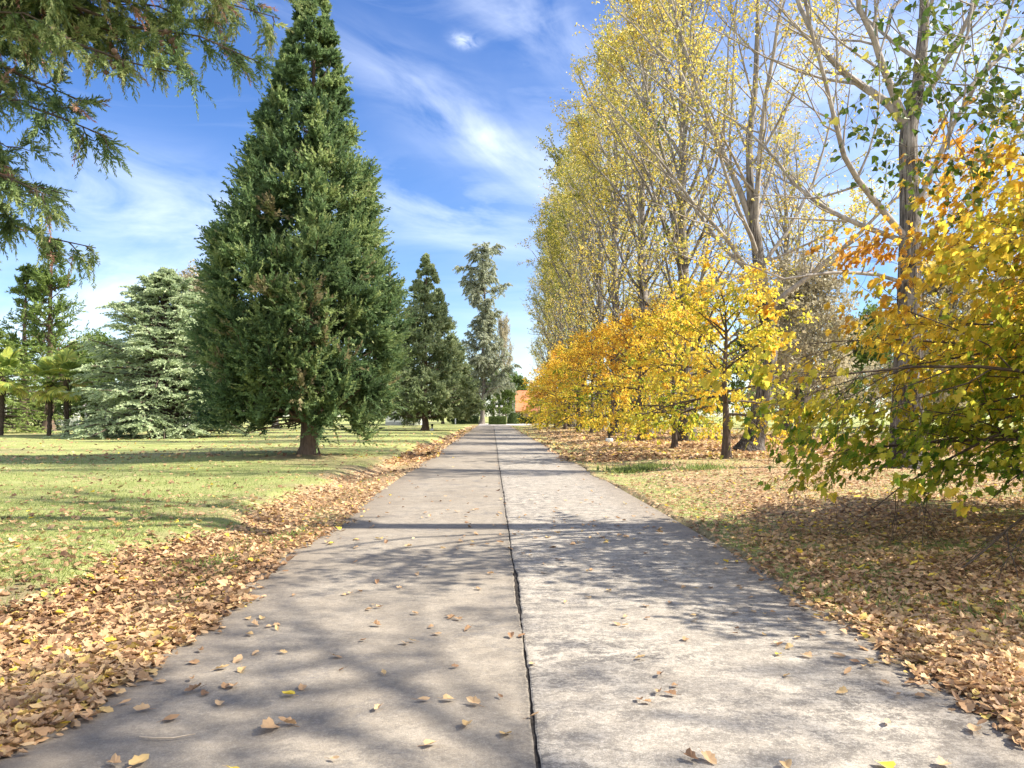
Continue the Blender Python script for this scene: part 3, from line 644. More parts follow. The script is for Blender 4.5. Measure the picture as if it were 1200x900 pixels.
poplar_near(p0, [(0, 0, 0), (0, 0, 3), (.1, .1, 8), (0, 0, 14), (.1, 0, 20), (0, 0, 26)], [.45, .36, .30, .22, .13, .02],
    [([(0, 0, 7.5), (-2.2, -.6, 7.9), (-4.6, -1.6, 7.1), (-6.3, -2.4, 5.9), (-6.7, -2.6, 5.0)], .05), ([(0, 0, 6.9), (-2.6, -.6, 7.2), (-4.9, -1.3, 6.2), (-6.3, -1.9, 4.9), (-6.4, -2.0, 4.4)], .05),
     ([(0, 0, 7.2), (-2.5, -1.3, 7.4), (-4.9, -2.3, 6.6), (-6.1, -2.8, 5.5)], .045), ([(0, 0, 8.0), (-3.0, -.8, 8.4), (-5.6, -1.8, 7.2), (-7.1, -2.2, 5.9), (-7.3, -2.3, 5.3)], .045), ([(0, 0, 6.2), (-2.5, -.9, 6.4), (-4.8, -1.9, 5.3), (-5.6, -2.2, 4.4)], .04)],
    RNG(53), leaf=.085, nleaf=9, extra=20, H=28, hue0=.22, zmin=11.5, keep=.7, lush=5, tufts=[((.7, -2.3, 12), 1.2), ((-.3, -3.2, 13), .9)])
pb = thing('poplar_tree', 'poplar beside the viewer outside the right edge casting dappled shade on the road', 'poplar', (12.2, -.9, gz1(12.2, -.9) - .05), group='poplars in a row along the right side')
poplar_near(pb, [(0, 0, 0), (0, .3, 3), (.1, 1.0, 8), (0, 2.4, 13), (.1, 4.6, 19), (0, 5.6, 25)], [.42, .33, .24, .11, .07, .02],
    [([(.05, 1.3, 9), (-.2, 4.4, 11.2), (-.8, 7.1, 12), (-1.0, 8.2, 12.2)], .05), ([(.05, 1.3, 9.3), (-.1, 3.4, 11), (-.45, 5.2, 12), (-.6, 6.2, 12.3)], .045), ([(.05, 1.3, 9.2), (.3, 3.6, 11), (.6, 5.8, 12), (.7, 6.8, 12.2)], .045),
     ([(.05, 1.4, 9.6), (-.2, 2.7, 11), (-.5, 3.95, 12), (-.9, 4.6, 12.6)], .045), ([(.05, 1.4, 9.5), (-.5, 2.6, 11), (-.9, 3.7, 12), (-1.4, 4.3, 12.4)], .04), ([(.05, 1.3, 9), (1.6, 2.6, 10.8), (3.4, 3.85, 12), (4.2, 4.4, 12.4)], .045)], RNG(54), leaf=.10, nleaf=15, extra=30, H=28, hue0=.4, zmin=9.5, keep=.12, sub=6, thin=.4, tufts=[((-.8, 7.1, 12), .8), ((-.45, 5.2, 12), .65), ((.6, 5.8, 12), .6), ((-.7, 3.9, 12), .9), ((1.0, 4.5, 12), .4), ((3.4, 3.85, 12), .8)])

def poplar_far(root, H, R0, rng, nl=34, leaf=.14, nleaf=12, hue0=.62, dens=1.0):
    tb, mb = MB(), MB()
    TP, TR = trunk_tube(tb, [(0, 0, -.1), (.1, 0, H * .2), (-.1, .1, H * .45), (.15, 0, H * .7), (0, 0, H * .97)], [.42, .33, .24, .13, .02], 10, rng)
    z = H * .14 + H * .80 * (np.arange(nl) + rng.random(nl)) / nl; th = np.arange(nl) * 2.399 + rng.normal(size=nl) * .4
    st = np.zeros((nl, 3)); st[:, 2] = z; e = .85 + .25 * rng.random(nl) + .15 * z / H
    u = z / H; L = R0 * (1.9 - 1.2 * u ** 2) * (.7 + .5 * rng.random(nl)) * np.where(u < .3, .85, 1)
    d = np.stack([np.cos(th) * np.cos(e), np.sin(th) * np.cos(e), np.sin(e)], 1)
    P = grow(st, d, L, 7, .3, .2, rng); R = taper(.03 + .011 * L, 7, .25); tubes(tb, P, R, 5)
    p, d2, t, r, b = spawn(P, R, 8, .2, 1, .75, rng); P2 = grow(p, d2, L[b] * (.36 - .2 * t) + .4, 5, .2, .3, rng); R2 = taper(np.clip(r * .5, .012, .05), 5, .4); tubes(tb, P2, R2, 3)
    p3, d3, t3, r3, b3 = spawn(P2, R2, 6, .15, 1, .8, rng); P3 = grow(p3, d3, .5 + .6 * rng.random(len(p3)), 3, .1, .3, rng); tubes(tb, P3, taper(np.full(len(p3), .009), 3, .5), 3)
    lp, lt = at(P3, rng.random((len(P3), nleaf))); lp = lp.reshape(-1, 3); lt = lt.reshape(-1, 3)
    cl = fbm(lp[:, 0] * .3 + 3, lp[:, 1] * .3, lp[:, 2] * .26, seed=int(rng.integers(999)), o=2)
    kp = rng.random(len(lp)) < dens * sstep(.41, .58, cl + .1 * rng.random(len(lp))) + .05 + .05 * dens
    lp, lt = lp[kp], lt[kp]; N = len(lp); lp = lp + rng.normal(size=lp.shape) * .10
    hu = hue0 + .6 * (fbm(lp[:, 0] * .3, lp[:, 1] * .3, lp[:, 2] * .3 + 8, seed=int(rng.integers(999))) - .5) + .18 * rng.normal(size=N)
    leaves(mb, lp, unit(rng.normal(size=(N, 3)) + np.array([0, 0, -.5])), rng.normal(size=(N, 3)), leaf * (.65 + .6 * rng.random(N)), T_LEAF, np.clip(hu, 0, 1), .85 + .3 * rng.random(N))
    tb.build('trunk', M['bark_poplar'], root); mb.build('crown', M['poplar'], root)

POPG = 'poplars in a row along the right side'
ORD = ['third', 'fourth', 'fifth', 'sixth', 'seventh', 'eighth', 'ninth', 'tenth', 'eleventh', 'twelfth']
pd = [(10.6, 42, 0, 1.0, 'pale yellow with many bare grey twigs'), (10.4, 52.5, 1, 1.05, 'yellow crown thinning at its top'), (10.2, 63, 2, 1.06, 'full gold-yellow crown'), (10.4, 74, 0, 1.10, 'yellow crown with a tall leafy peak'), (10.0, 85, 1, 1.08, 'dull yellow crown'),
      (9.8, 96, 2, 1.08, 'olive-yellow crown'), (9.6, 108, 0, 1.02, 'olive crown'), (9.8, 120, 1, .98, 'pale crown'), (9.6, 132, 2, .84, 'low greenish crown')]
var = {}
for i, (x, y, k, s, desc) in enumerate(pd):
    lab = f'{ORD[i]} poplar in the row behind the maples, {desc}'
    loc = (x, y, gz1(x, y) - .05)
    if i in (4, 6, 7): k = 3
    if k not in var:
        var[k] = thing('poplar_tree', lab, 'poplar', loc, 0, POPG); var[k].scale = (s,) * 3
        poplar_far(var[k], 29 + k, 4.7, RNG(60 + k), nl=46, nleaf=16, hue0=[.62, .68, .58, .40][k], dens=[.36, .72, .66, .82][k], leaf=[.13, .145, .16, .17][k])
    else: dup(var[k], loc, 1.3 * i + .4, lab, POPG, s)

for i, (x, y, k, s, lab) in enumerate([(22.5, 58, 0, .80, 'pale poplar standing back from the row, seen between the first and second poplar trunks')]):
    dup(var[k], (x, y, gz1(x, y) - .05), 2.3 * i + 1, lab, None, s)

# ------------------------------------------------------------------ maples
def maple(root, H, R0, rng, nl=22, nsub=8, ntw=5, nleaf=9, leaf=.115, T=T_LEAF, zc=.28, hue0=.6, green=.25, trunk_r=.11, sweep=None, droop=.5, keep=1.0, flat=.55, emax=.95, layer=False, rim=0.0, limb=.4, zmin=.25):
    tb, mb = MB(), MB()
    TP, TR = trunk_tube(tb, [(0, 0, -.1), (.03, 0, H * .2), (-.04, .03, H * .45), (.06, 0, H * .7), (0, 0, H * .95)], [trunk_r, trunk_r * .85, trunk_r * .62, trunk_r * .35, .012], 12, rng)
    z = H * zc + H * (.90 - zc) * (np.arange(nl) + rng.random(nl)) / nl; th = np.arange(nl) * 2.399 + rng.normal(size=nl) * .35
    u = (z - H * zc) / (H * (.9 - zc)); e = .05 + emax * u + .12 * rng.normal(size=nl)
    L = R0 * (1.05 - .55 * u ** 2) * (.8 + .35 * rng.random(nl))
    st = np.zeros((nl, 3)); st[:, 2] = z
    d = np.stack([np.cos(th) * np.cos(e), np.sin(th) * np.cos(e), np.sin(e)], 1)
    P = grow(st, d, L, 8, -droop * (1 - .6 * u), .16, rng); R = taper(limb * trunk_r * (1 - .55 * u), 8, .15); tubes(tb, P, R, 6)
    p, d2, t, r, b = spawn(P, R, nsub, .2, 1, .8, rng, flat); P2 = grow(p, d2, L[b] * (.42 - .22 * t) + .2, 5, -.25, .25, rng); R2 = taper(np.clip(r * .55, .004, .03), 5, .3); tubes(tb, P2, R2, 4)
    p3, d3, t3, r3, b3 = spawn(P2, R2, ntw, .2, 1, .8, rng, flat); P3 = grow(p3, d3, (.22 + .3 * rng.random(len(p3))) * (R0 / 2.6), 4, -.3, .25, rng); tubes(tb, P3, taper(np.full(len(p3), .0035), 4, .5), 3)
    lp, lt = at(P3, .1 + .9 * rng.random((len(P3), nleaf))); lp = lp.reshape(-1, 3); lt = lt.reshape(-1, 3)
    cl = fbm(lp[:, 0] * .8 + 3, lp[:, 1] * .8, lp[:, 2] * 1.1, seed=int(rng.integers(999)))
    if layer: cl = fbm(lp[:, 0] * .55 + 3, lp[:, 1] * .55, lp[:, 2] * 2.1 + .5 * lp[:, 0], seed=int(rng.integers(999))); kq = .10 + sstep(.36, .49, cl)
    else: kq = sstep(.25, .5, cl)
    kp = (rng.random(len(lp)) < keep * kq + .07) & (lp[:, 2] > zmin); lp, lt, cl = lp[kp], lt[kp], cl[kp]; N = len(lp)
    d = unit(lt * .5 + rng.normal(size=(N, 3)) * .45 + np.array([0, 0, -.55])); nr = unit(rng.normal(size=(N, 3)) * .55 + np.array([0, 0, 1.0]))
    if layer:  # broad sprays: leaves overlap like shingles, faces turned out and up
        ra = lp.copy(); ra[:, 2] = 0; ra = unit(ra)
        nr = unit(ra * .75 + rng.normal(size=(N, 3)) * .42 + np.array([0, 0, .75])); d = unit(ra * .55 + rng.normal(size=(N, 3)) * .4 + np.array([0, 0, -.75]))
    lp = lp + rng.normal(size=lp.shape) * .035
    hz = np.clip(lp[:, 2] / H, 0, 1)
    big = fbm(lp[:, 0] * .6, lp[:, 1] * .6, lp[:, 2] * .8 + 8, seed=int(rng.integers(999)))
    hu = hue0 + green * 2.2 * (hz - .42) + 1.0 * (big - .5) + .09 * rng.normal(size=N)
    if rim: hu = hu + rim * (np.hypot(lp[:, 0], lp[:, 1]) / (R0 * 1.15) - .62) + .08 * rng.normal(size=N)
    leaves(mb, lp, d, nr, leaf * (.65 + .6 * rng.random(N)), T, np.clip(hu, 0, .97), .85 + .3 * rng.random(N))
    tb.build('trunk', M['bark_dark'], root); mb.build('crown', M['maple'], root)

MG = 'yellow maples in a row along the right verge'
mx, my = 8.15, 8.5
m0 = thing('maple_tree', 'nearest maple, green and golden lobed leaves drooping low at the right edge', 'maple', (mx, my, gz1(mx, my) - .05), 0, MG)
maple(m0, 4.0, 4.2, RNG(71), nl=52, nsub=12, ntw=7, nleaf=13, leaf=.092, T=T_MAPLE, zc=.28, hue0=.45, green=.30, trunk_r=.15, droop=.46, emax=.5, layer=True, rim=.24, limb=.26, zmin=.55)
m1 = thing('maple_tree', 'small maple with a bare dark stem below clear yellow leaves and see-through upper twigs', 'maple', (8.0, 26.2, gz1(8.0, 26.2) - .05), 0, MG)
maple(m1, 6.0, 2.9, RNG(72), nl=26, nsub=8, ntw=5, nleaf=9, leaf=.125, zc=.26, hue0=.52, green=.10, trunk_r=.15, droop=.35, keep=.9)
mds = [(8.2, 34.5, 0, 'greenish-gold with low skirts beside the see-through one'), (8.1, 42, 1, 'amber behind the greenish-gold one'), (8.0, 51, 0, 'golden with a rounded top'), (7.8, 60, 1, 'orange-gold and broad'),
       (7.7, 69, 0, 'deep amber'), (7.5, 79, 1, 'orange-brown'), (7.4, 90, 0, 'muted gold'), (7.3, 102, 1, 'dusty amber'), (7.2, 114, 0, 'small brownish gold')]
mvar = {}; MO = ['third', 'fourth', 'fifth', 'sixth', 'seventh', 'eighth', 'ninth', 'tenth', 'last']
for i, (x, y, k, desc) in enumerate(mds):
    lab = f'{MO[i]} maple in the row along the road, {desc}'
    s = [.92, 1.0, 1.08, 1.12, 1.15, 1.15, 1.15, 1.1, 1.05][i]; loc = (x, y, gz1(x, y) - .05)
    if k not in mvar:
        mvar[k] = thing('maple_tree', lab, 'maple', loc, 0, MG); mvar[k].scale = (s,) * 3
        maple(mvar[k], 6.6 + .5 * k, 2.9, RNG(80 + k), nl=30, nsub=8, ntw=5, nleaf=9, leaf=.135, zc=.17, hue0=[.53, .66][k], green=.10, trunk_r=.15, droop=.42, keep=.66)
    else: dup(mvar[k], loc, 1.7 * i, lab, MG, s)

# ------------------------------------------------------------------ palms
def palm(root, Ht, R0, rng, nf=34):
    tb, mb = MB(), MB()
    n = 26; zz = np.linspace(-.1, Ht, n); P = np.stack([.03 * np.sin(zz * 1.3), .02 * zz, zz], 1); R = .13 + .04 * rng.random(n) + .05 * sstep(.6, 1, zz / Ht)
    tubes(tb, P, R, 12, jit=.35, rng=rng)
    # fibre tufts on the trunk
    k = 260; a = rng.random(k) * 2 * PI; z = Ht * (.35 + .65 * rng.random(k)); q = np.stack([.19 * np.cos(a), .19 * np.sin(a), z], 1); d = np.stack([np.cos(a) * .5, np.sin(a) * .5, -.9 + 0 * a], 1)
    leaves(tb, q, d, np.stack([np.cos(a), np.sin(a), 0 * a], 1), .22, T_BLADE, .5)
    top = np.array([0, .02 * Ht, Ht])
    for i in range(nf):
        f = (i + .5) / nf; a = i * 2.399; e = 1.3 - 2.3 * f + .12 * rng.normal()
        pl = R0 * (.36 + .16 * rng.random()); d = np.array([math.cos(a) * math.cos(e), math.sin(a) * math.cos(e), math.sin(e)])
        hub = top + d * pl; mid = top + d * pl * .5; mid[2] += .06
        tubes(mb, np.array([top, mid, hub]), np.array([.02, .016, .012]), 4, hue=.45)
        up = unit(np.cross(np.cross(d, [0, 0, 1]), d)); side = unit(np.cross(d, up))
        m = 24; g = np.linspace(-2.0, 2.0, m); bl = R0 * .30 * (1 - .22 * (g / 2) ** 2)
        bd = d[None] * np.cos(g)[:, None] + side[None] * np.sin(g)[:, None]
        h = .10 + .38 * rng.random() + (.45 if f > .66 else 0) + .15 * (e > .3)
        T = (np.array([(0, 0, 0), (.55, .09, .03), (.8, .055, -.02), (1, 0, -.22), (.8, -.055, -.02), (.55, -.09, .03)]), np.array([(0, 1, 5, 5), (1, 2, 4, 5), (2, 3, 4, 4)]))
        T = (T[0], np.array([(0, 1, 5), (1, 2, 4), (1, 4, 5), (2, 3, 4)]))
        leaves(mb, np.repeat(hub[None], m, 0), bd, np.repeat(up[None], m, 0) + .15 * rng.normal(size=(m, 3)), bl, T, np.clip(h + .16 * rng.normal(size=m), 0, 1), .7 + .6 * rng.random(m))
    tb.build('trunk', M['bark_palm'], root); mb.build('crown', M['palm'], root)
PG = 'fan palms on the far lawn'
pal = thing('palm_tree', 'leftmost fan palm on the lawn, standing apart with a yellowing skirt', 'palm', (-33.9, 54, gz1(-33.9, 54)), 0, PG); palm(pal, 4.1, 2.8, RNG(91), 26)
pal2 = thing('palm_tree', 'middle fan palm, close left neighbour of the palm nearest the cedar', 'palm', (-30.9, 54.5, gz1(-30.9, 54.5)), 0, PG); palm(pal2, 3.7, 2.7, RNG(92), 26)
dup(pal, (-29.4, 54, gz1(-29.4, 54)), 2.1, 'fan palm nearest the pale cedar, right one of the close pair', PG, .98)

# ------------------------------------------------------------------ tall grey casuarina
def casuarina(root, H, rng):
    tb, mb = MB(), MB()
    TP, TR = trunk_tube(tb, [(0, 0, -.1), (.4, 0, H * .2), (.2, .2, H * .45), (.5, 0, H * .7), (.3, 0, H * .97)], [.40, .36, .30, .2, .04], 12, rng)
    nl = 72; z = H * .12 + H * .84 * (np.arange(nl) + rng.random(nl)) / nl; th = rng.random(nl) * 2 * PI; u = z / H
    rp = np.interp(u, [0, .1, .22, .35, .5, .6, .72, .85, 1], [2.6, 5.0, 4.8, 3.6, 2.6, 3.0, 4.2, 4.2, 1.6])
    st = np.stack([np.interp(z, TP[:, 2], TP[:, 0]), 0 * z, z], 1); e = .6 + .3 * rng.random(nl)
    d = np.stack([np.cos(th) * np.cos(e), np.sin(th) * np.cos(e), np.sin(e)], 1); L = rp * (.6 + .7 * rng.random(nl)) * 1.25
    P = grow(st, d, L, 6, .1, .3, rng); R = taper(.03 + .014 * L, 6, .3); tubes(tb, P, R, 5)
    p, dd, t, r, b = spawn(P, R, 19, .12, 1, .95, rng)
    kp = fbm(p[:, 0] * .35, p[:, 1] * .35, p[:, 2] * .3, seed=3) > .33; p, dd = p[kp], dd[kp]
    plumes(mb, p, dd, 1.4, 34, .75, rng, 1.0, 0, .5, .9, .45 + .5 * (rng.random(len(p)) - .5), .3, .15, .7)
    tb.build('trunk', M['bark_grey'], root); mb.build('crown', M['casuarina'], root)
t = thing('casuarina_tree', 'very tall slim grey-green tree with a ragged top at the far end of the road', 'casuarina', (-1.9, 139, 0)); casuarina(t, 31.5, RNG(95))

# ------------------------------------------------------------------ background trees
def bgtree(root, H, R0, rng, mat, nl=26, leaf=.42, nleaf=9, keep=1.0, trunk='bark_dark', narrow=1.0, zc=.2):
    tb, mb = MB(), MB()
    trunk_tube(tb, [(0, 0, -.2), (.1, 0, H * .3), (-.1, .1, H * .6), (0, 0, H * .92)], [.026 * H, .02 * H, .012 * H, .02], 8, rng)
    z = H * zc + H * (.88 - zc) * (np.arange(nl) + rng.random(nl)) / nl; th = np.arange(nl) * 2.399; u = (z - H * zc) / (H * (.88 - zc))
    e = .2 + .8 * u + .15 * rng.normal(size=nl); L = R0 * (1.05 - .5 * u ** 2) * (.7 + .5 * rng.random(nl)); st = np.zeros((nl, 3)); st[:, 2] = z
    d = np.stack([np.cos(th) * np.cos(e), np.sin(th) * np.cos(e), np.sin(e)], 1)
    P = grow(st, d, L, 6, .15, .25, rng); R = taper(.02 + .012 * L, 6, .3); tubes(tb, P, R, 5)
    p, d2, t, r, b = spawn(P, R, 7, .25, 1, .85, rng); P2 = grow(p, d2, L[b] * (.45 - .25 * t) + .4, 4, .1, .3, rng); tubes(tb, P2, taper(np.full(len(p), .025), 4, .4), 3)
    p3, d3, t3, r3, b3 = spawn(P2, taper(np.full(len(p), .02), 4), 5, .2, 1, .9, rng); P3 = grow(p3, d3, .4 + .6 * rng.random(len(p3)), 3, 0, .3, rng); tubes(tb, P3, taper(np.full(len(p3), .014), 3, .5), 3)
    lp, lt = at(P3, rng.random((len(P3), nleaf))); lp = lp.reshape(-1, 3); kp = rng.random(len(lp)) < keep; lp = lp[kp] + rng.normal(size=lp[kp].shape) * .16; N = len(lp)
    hu = .45 + .8 * (fbm(lp[:, 0] * .4, lp[:, 1] * .4, lp[:, 2] * .4, seed=int(rng.integers(999))) - .5) + .16 * rng.normal(size=N)
    leaves(mb, lp, unit(rng.normal(size=(N, 3)) + np.array([0, 0, -.4])), rng.normal(size=(N, 3)), leaf * (.6 + .7 * rng.random(N)), T_LEAF, np.clip(hu, 0, 1), .8 + .4 * rng.random(N))
    tb.build('trunk', M[trunk], root); mb.build('crown', M[mat], root)

BG = {}
def bg(kind, x, y, label, s=1.0, rz=0.0, group=None):
    loc = (x, y, gz1(x, y) - .1); sc = s if isinstance(s, tuple) else (s, s, s)
    name, cat = {'green': ('broadleaf_tree', 'tree'), 'bare': ('bare_tree', 'tree'), 'dark': ('evergreen_tree', 'evergreen'), 'shrub': ('shrub', 'shrub'), 'gold': ('autumn_tree', 'tree')}[kind]
    if kind not in BG:
        o = BG[kind] = thing(name, label, cat, loc, rz, group); r = RNG(hash(kind) % 1 + {'green': 101, 'bare': 102, 'dark': 103, 'shrub': 104, 'gold': 105}[kind])
        if kind == 'green': bgtree(o, 11, 4.5, r, 'green', leaf=.32, nleaf=10)
        if kind == 'bare': bgtree(o, 13, 4.2, r, 'russet', nl=40, leaf=.26, nleaf=10, keep=.9, trunk='bark_twig')
        if kind == 'dark': bgtree(o, 10, 4.6, r, 'hedge', nl=34, leaf=.36, nleaf=12, zc=.08)
        if kind == 'shrub': bgtree(o, 2.2, 1.5, r, 'green', nl=26, leaf=.15, nleaf=5, zc=.08)
        if kind == 'gold': bgtree(o, 12, 4.5, r, 'poplar', leaf=.26, nleaf=9, keep=.8)
        o.scale = sc
    else:
        o = dup(BG[kind], loc, rz, label, group, sc)
        o['group'] = group or ''
        if not group: del o['group']
    return o
# left side
bg('bare', -37, 88, 'thin grey-brown tree left of the pale cedar, nearly leafless', .98)
bg('bare', -33, 92, 'grey-brown thin tree directly behind the left shoulder of the pale cedar', 1.08, 1)
bg('bare', -30.5, 80, 'tall hazy olive-brown tree rising just above the pale cedar top', 1.18, 2.2)
bg('bare', -24, 86, 'olive-brown thin tree behind the pale cedar, between it and the broad dark cypress', 1.05, 3.4)
FL = 'dense trees at the back of the left lawn'
for i, (k, x, y, s, l) in enumerate([
    ('dark', -58, 128, .95, 'dark evergreen over the white garden wall right of the palms'), ('dark', -68, 126, 1.1, 'dark evergreen behind the close pair of palms'),
    ('green', -72, 104, 1.0, 'green broadleaf tree behind the leftmost palm'), ('dark', -47, 112, .9, 'dark evergreen above the white house left of the cedar'),
    ('green', -40, 122, .95, 'green tree behind the white house, hidden partly by the cedar'), ('green', -31, 128, .9, 'green tree behind the cedar at the back of the lawn'),
    ('dark', -22, 134, .85, 'dark evergreen seen under the broad cypress, left of its trunk'), ('green', -15.5, 142, .85, 'green tree behind the white pavilion between the two cypresses'),
    ('green', -9.5, 148, 1.0, 'light green tree filling the gap right of the weeping cypress'), ('green', -5.2, 150, .85, 'light green tree behind the dark hedge, left of the tall grey casuarina'),
    ('dark', -82, 108, 1.0, 'dark evergreen at the far left edge of the lawn'), ('green', -58, 86, .8, 'green tree at the left edge just behind the palms'), ('green', -47, 92, .9, 'green tree between the open pine and the pale cedar'),
    ('dark', -92, 130, 1.3, 'tall dark evergreen at the left edge beyond the lawn'), ('green', -64, 128, 1.2, 'green tree beyond the white garden wall')]): bg(k, x, y, l, s, i * 1.1, FL)
bg('green', 2.6, 149, 'yellow-green tree between the tall grey casuarina and the brick house', (.55, .55, .72), .5)
bg('green', 5.2, 170, 'green tree rising behind the orange roof of the brick house', .9, 2)
bg('shrub', -36.5, 80, 'pale green shrub behind the leftmost palm', 1.25, 0, 'shrubs at the back of the lawn')
bg('shrub', -48, 82, 'pale green shrub at the left edge behind the palms', 1.4, 1, 'shrubs at the back of the lawn')
bg('shrub', -42, 84, 'low green shrub beneath the tall open pine', 1.1, 2, 'shrubs at the back of the lawn')
bg('shrub', -12.4, 122, 'small pale shrub in front of the white pavilion, left of the weeping cypress trunk', .95, 3, 'shrubs at the back of the lawn')
bg('green', .3, 166, 'green tree directly behind the tall grey casuarina trunk', 1.0, 3)
bg('green', -9, 172, 'green tree far behind the low dark hedge', 1.15, 4)
bg('bare', 2.6, 190, 'faint thin tree far beyond the end of the road', (.6, .6, 1.9), 1)
# right side
FR = 'trees at the back of the right lawn'
for i, (k, x, y, s, l) in enumerate([
    ('bare', 19, 46, .8, 'thin grey tree behind the first poplar trunk'), ('gold', 24, 60, .9, 'pale gold tree between the first and second poplars at the back'), ('bare', 31, 52, .9, 'thin grey tree at the right edge behind the nearest maple'),
    ('gold', 17, 66, .95, 'pale gold tree behind the second poplar'), ('bare', 18, 84, 1.1, 'thin grey-brown tree behind the middle of the yellow maples'), ('gold', 17.5, 100, 1.1, 'pale gold tree behind the far poplars'),
    ('green', 42, 84, 1.1, 'green tree on the far right lawn beyond the near maple'), ('green', 54, 88, 1.1, 'green tree at the right edge of the far lawn'), ('green', 33, 96, 1.0, 'green tree on the far lawn between the two near poplars'),
    ('dark', 62, 98, 1.1, 'dark evergreen at the far right of the lawn'), ('dark', 26, 110, 1.0, 'dark evergreen far behind the second poplar'), ('bare', 44, 62, 1.05, 'thin grey tree behind the low branches of the near maple'), ('dark', 22, 128, 1.0, 'dark evergreen at the very back behind the yellow maples'), ('green', 34, 128, 1.1, 'green tree at the very back, right of the second poplar'),
    ('dark', 46, 122, 1.1, 'dark evergreen at the very back behind the first poplar'), ('green', 60, 130, 1.2, 'green tree at the very back near the right edge'), ('dark', 76, 124, 1.2, 'dark evergreen at the right edge at the very back'), ('green', 14, 142, .9, 'green tree beyond the last maples, right of the brick house')]): bg(k, x, y, l, s, i * .9, FR)

# ------------------------------------------------------------------ hedges
def hedge(x0, y0, x1, y1, h, label, rng, round_=False, hue=.35, n=9000, leaf=.11):
    mb = MB(); cx, cy = (x0 + x1) / 2, (y0 + y1) / 2; a, b = (x1 - x0) / 2, (y1 - y0) / 2
    ins = .08
    if round_:
        v = unit(rng.normal(size=(n, 3))); v[:, 2] = abs(v[:, 2]); q = v * np.array([a, b, h]) * (.93 + .1 * rng.random((n, 1)))
        nr = unit(v)
        k = 16; uu = np.linspace(0, PI / 2, 7); V = [(a * .9 * math.cos(t) * math.cos(s), b * .9 * math.cos(t) * math.sin(s), h * .9 * math.sin(t)) for t in uu for s in np.arange(k) * 2 * PI / k]
        mb.add(V, [(i * k + j, i * k + (j + 1) % k, (i + 1) * k + (j + 1) % k, (i + 1) * k + j) for i in range(6) for j in range(k)], .1, .6)
    else:
        mb.box(-a + ins, -b + ins, -.1, a - ins, b - ins, h - ins, .1, .6)
        ar = np.array([2 * a * h, 2 * a * h, 2 * b * h, 2 * b * h, 4 * a * b]); f = rng.choice(5, n, p=ar / ar.sum()); u, w = rng.random(n) * 2 - 1, rng.random(n)
        q = np.zeros((n, 3)); nr = np.zeros((n, 3))
        for k, (sx, sy) in enumerate(((0, -1), (0, 1), (-1, 0), (1, 0))):
            s = f == k; q[s, 0] = np.where(sx, sx * a, u[s] * a); q[s, 1] = np.where(sy, sy * b, u[s] * b); q[s, 2] = w[s] * h; nr[s] = (sx, sy, .2)
        s = f == 4; q[s, 0] = u[s] * a; q[s, 1] = (w[s] * 2 - 1) * b; q[s, 2] = h; nr[s] = (0, 0, 1)
        q += rng.normal(size=q.shape) * .045
    d = unit(np.cross(nr, rng.normal(size=q.shape)) + .35 * nr)
    leaves(mb, q, d, nr + .5 * rng.normal(size=q.shape), leaf * (.7 + .6 * rng.random(n)), T_LEAF, np.clip(hue + .25 * rng.normal(size=n), 0, 1), .8 + .4 * rng.random(n))
    o = mb.build('hedge' if not round_ else 'round_bush', M['hedge'], None, (cx, cy, gz1(cx, cy)))
    return tag(o, label, 'hedge' if not round_ else 'bush')
hedge(-7.6, 143, -2.6, 144.2, 1.5, 'low dark clipped hedge left of the tall grey casuarina', RNG(111), hue=.05)
hedge(-.5, 127.5, 2.2, 129.5, 1.35, 'light green box-shaped hedge at the end of the road', RNG(112), hue=.6)
hedge(2.7, 137, 4.7, 139, 2.1, 'rounded green bush beside the box-shaped hedge', RNG(113), True, hue=.45)
hedge(4.9, 154, 13, 155.2, 1.25, 'long dark hedge in front of the brick house', RNG(114), hue=.05, n=12000)

# ------------------------------------------------------------------ buildings
M['white'] = plain_mat('white_plaster', (.74, .73, .70), .8, .06, 2); M['grey'] = plain_mat('grey_render', (.36, .36, .37), .85, .12, 2)
M['glass'] = plain_mat('dark_glass', (.03, .035, .04), .12, .2, 1, .6); M['frame_white'] = plain_mat('white_paint', (.78, .78, .76), .5, .04, 4)
M['black'] = plain_mat('black_metal', (.018, .018, .02), .45, .2, 8, .4); M['stone'] = plain_mat('pale_stone', (.55, .53, .49), .85, .12, 6, bump=.3)
M['globe'] = plain_mat('opal_glass', (.8, .79, .75), .25, .02, 3, .5)
M['dark_wood'] = plain_mat('dark_timber', (.07, .06, .055), .7, .2, 5)  # plain dark brown timber colour
def tile_mat():
    m, nt, out = new_mat('orange_roof_tiles'); tc = node(nt, 'ShaderNodeTexCoord')
    w = node(nt, 'ShaderNodeTexWave'); w.inputs['Scale'].default_value = 5; w.inputs['Distortion'].default_value = .6; lk(nt, tc.outputs['Object'], w.inputs[0])
    n = noise_n(nt, tc.outputs['Object'], 1.5, 5); r = ramp(nt, [(.25, (.36, .12, .055)), (.75, (.58, .235, .11))], mth(nt, 'ADD', mth(nt, 'MULTIPLY', w.outputs['Fac'], .3), mth(nt, 'MULTIPLY', n, .7)))
    b = node(nt, 'ShaderNodeBsdfPrincipled'); lk(nt, r.outputs[0], b.inputs[0]); b.inputs['Roughness'].default_value = .85; lk(nt, b.outputs[0], out.inputs[0]); return m
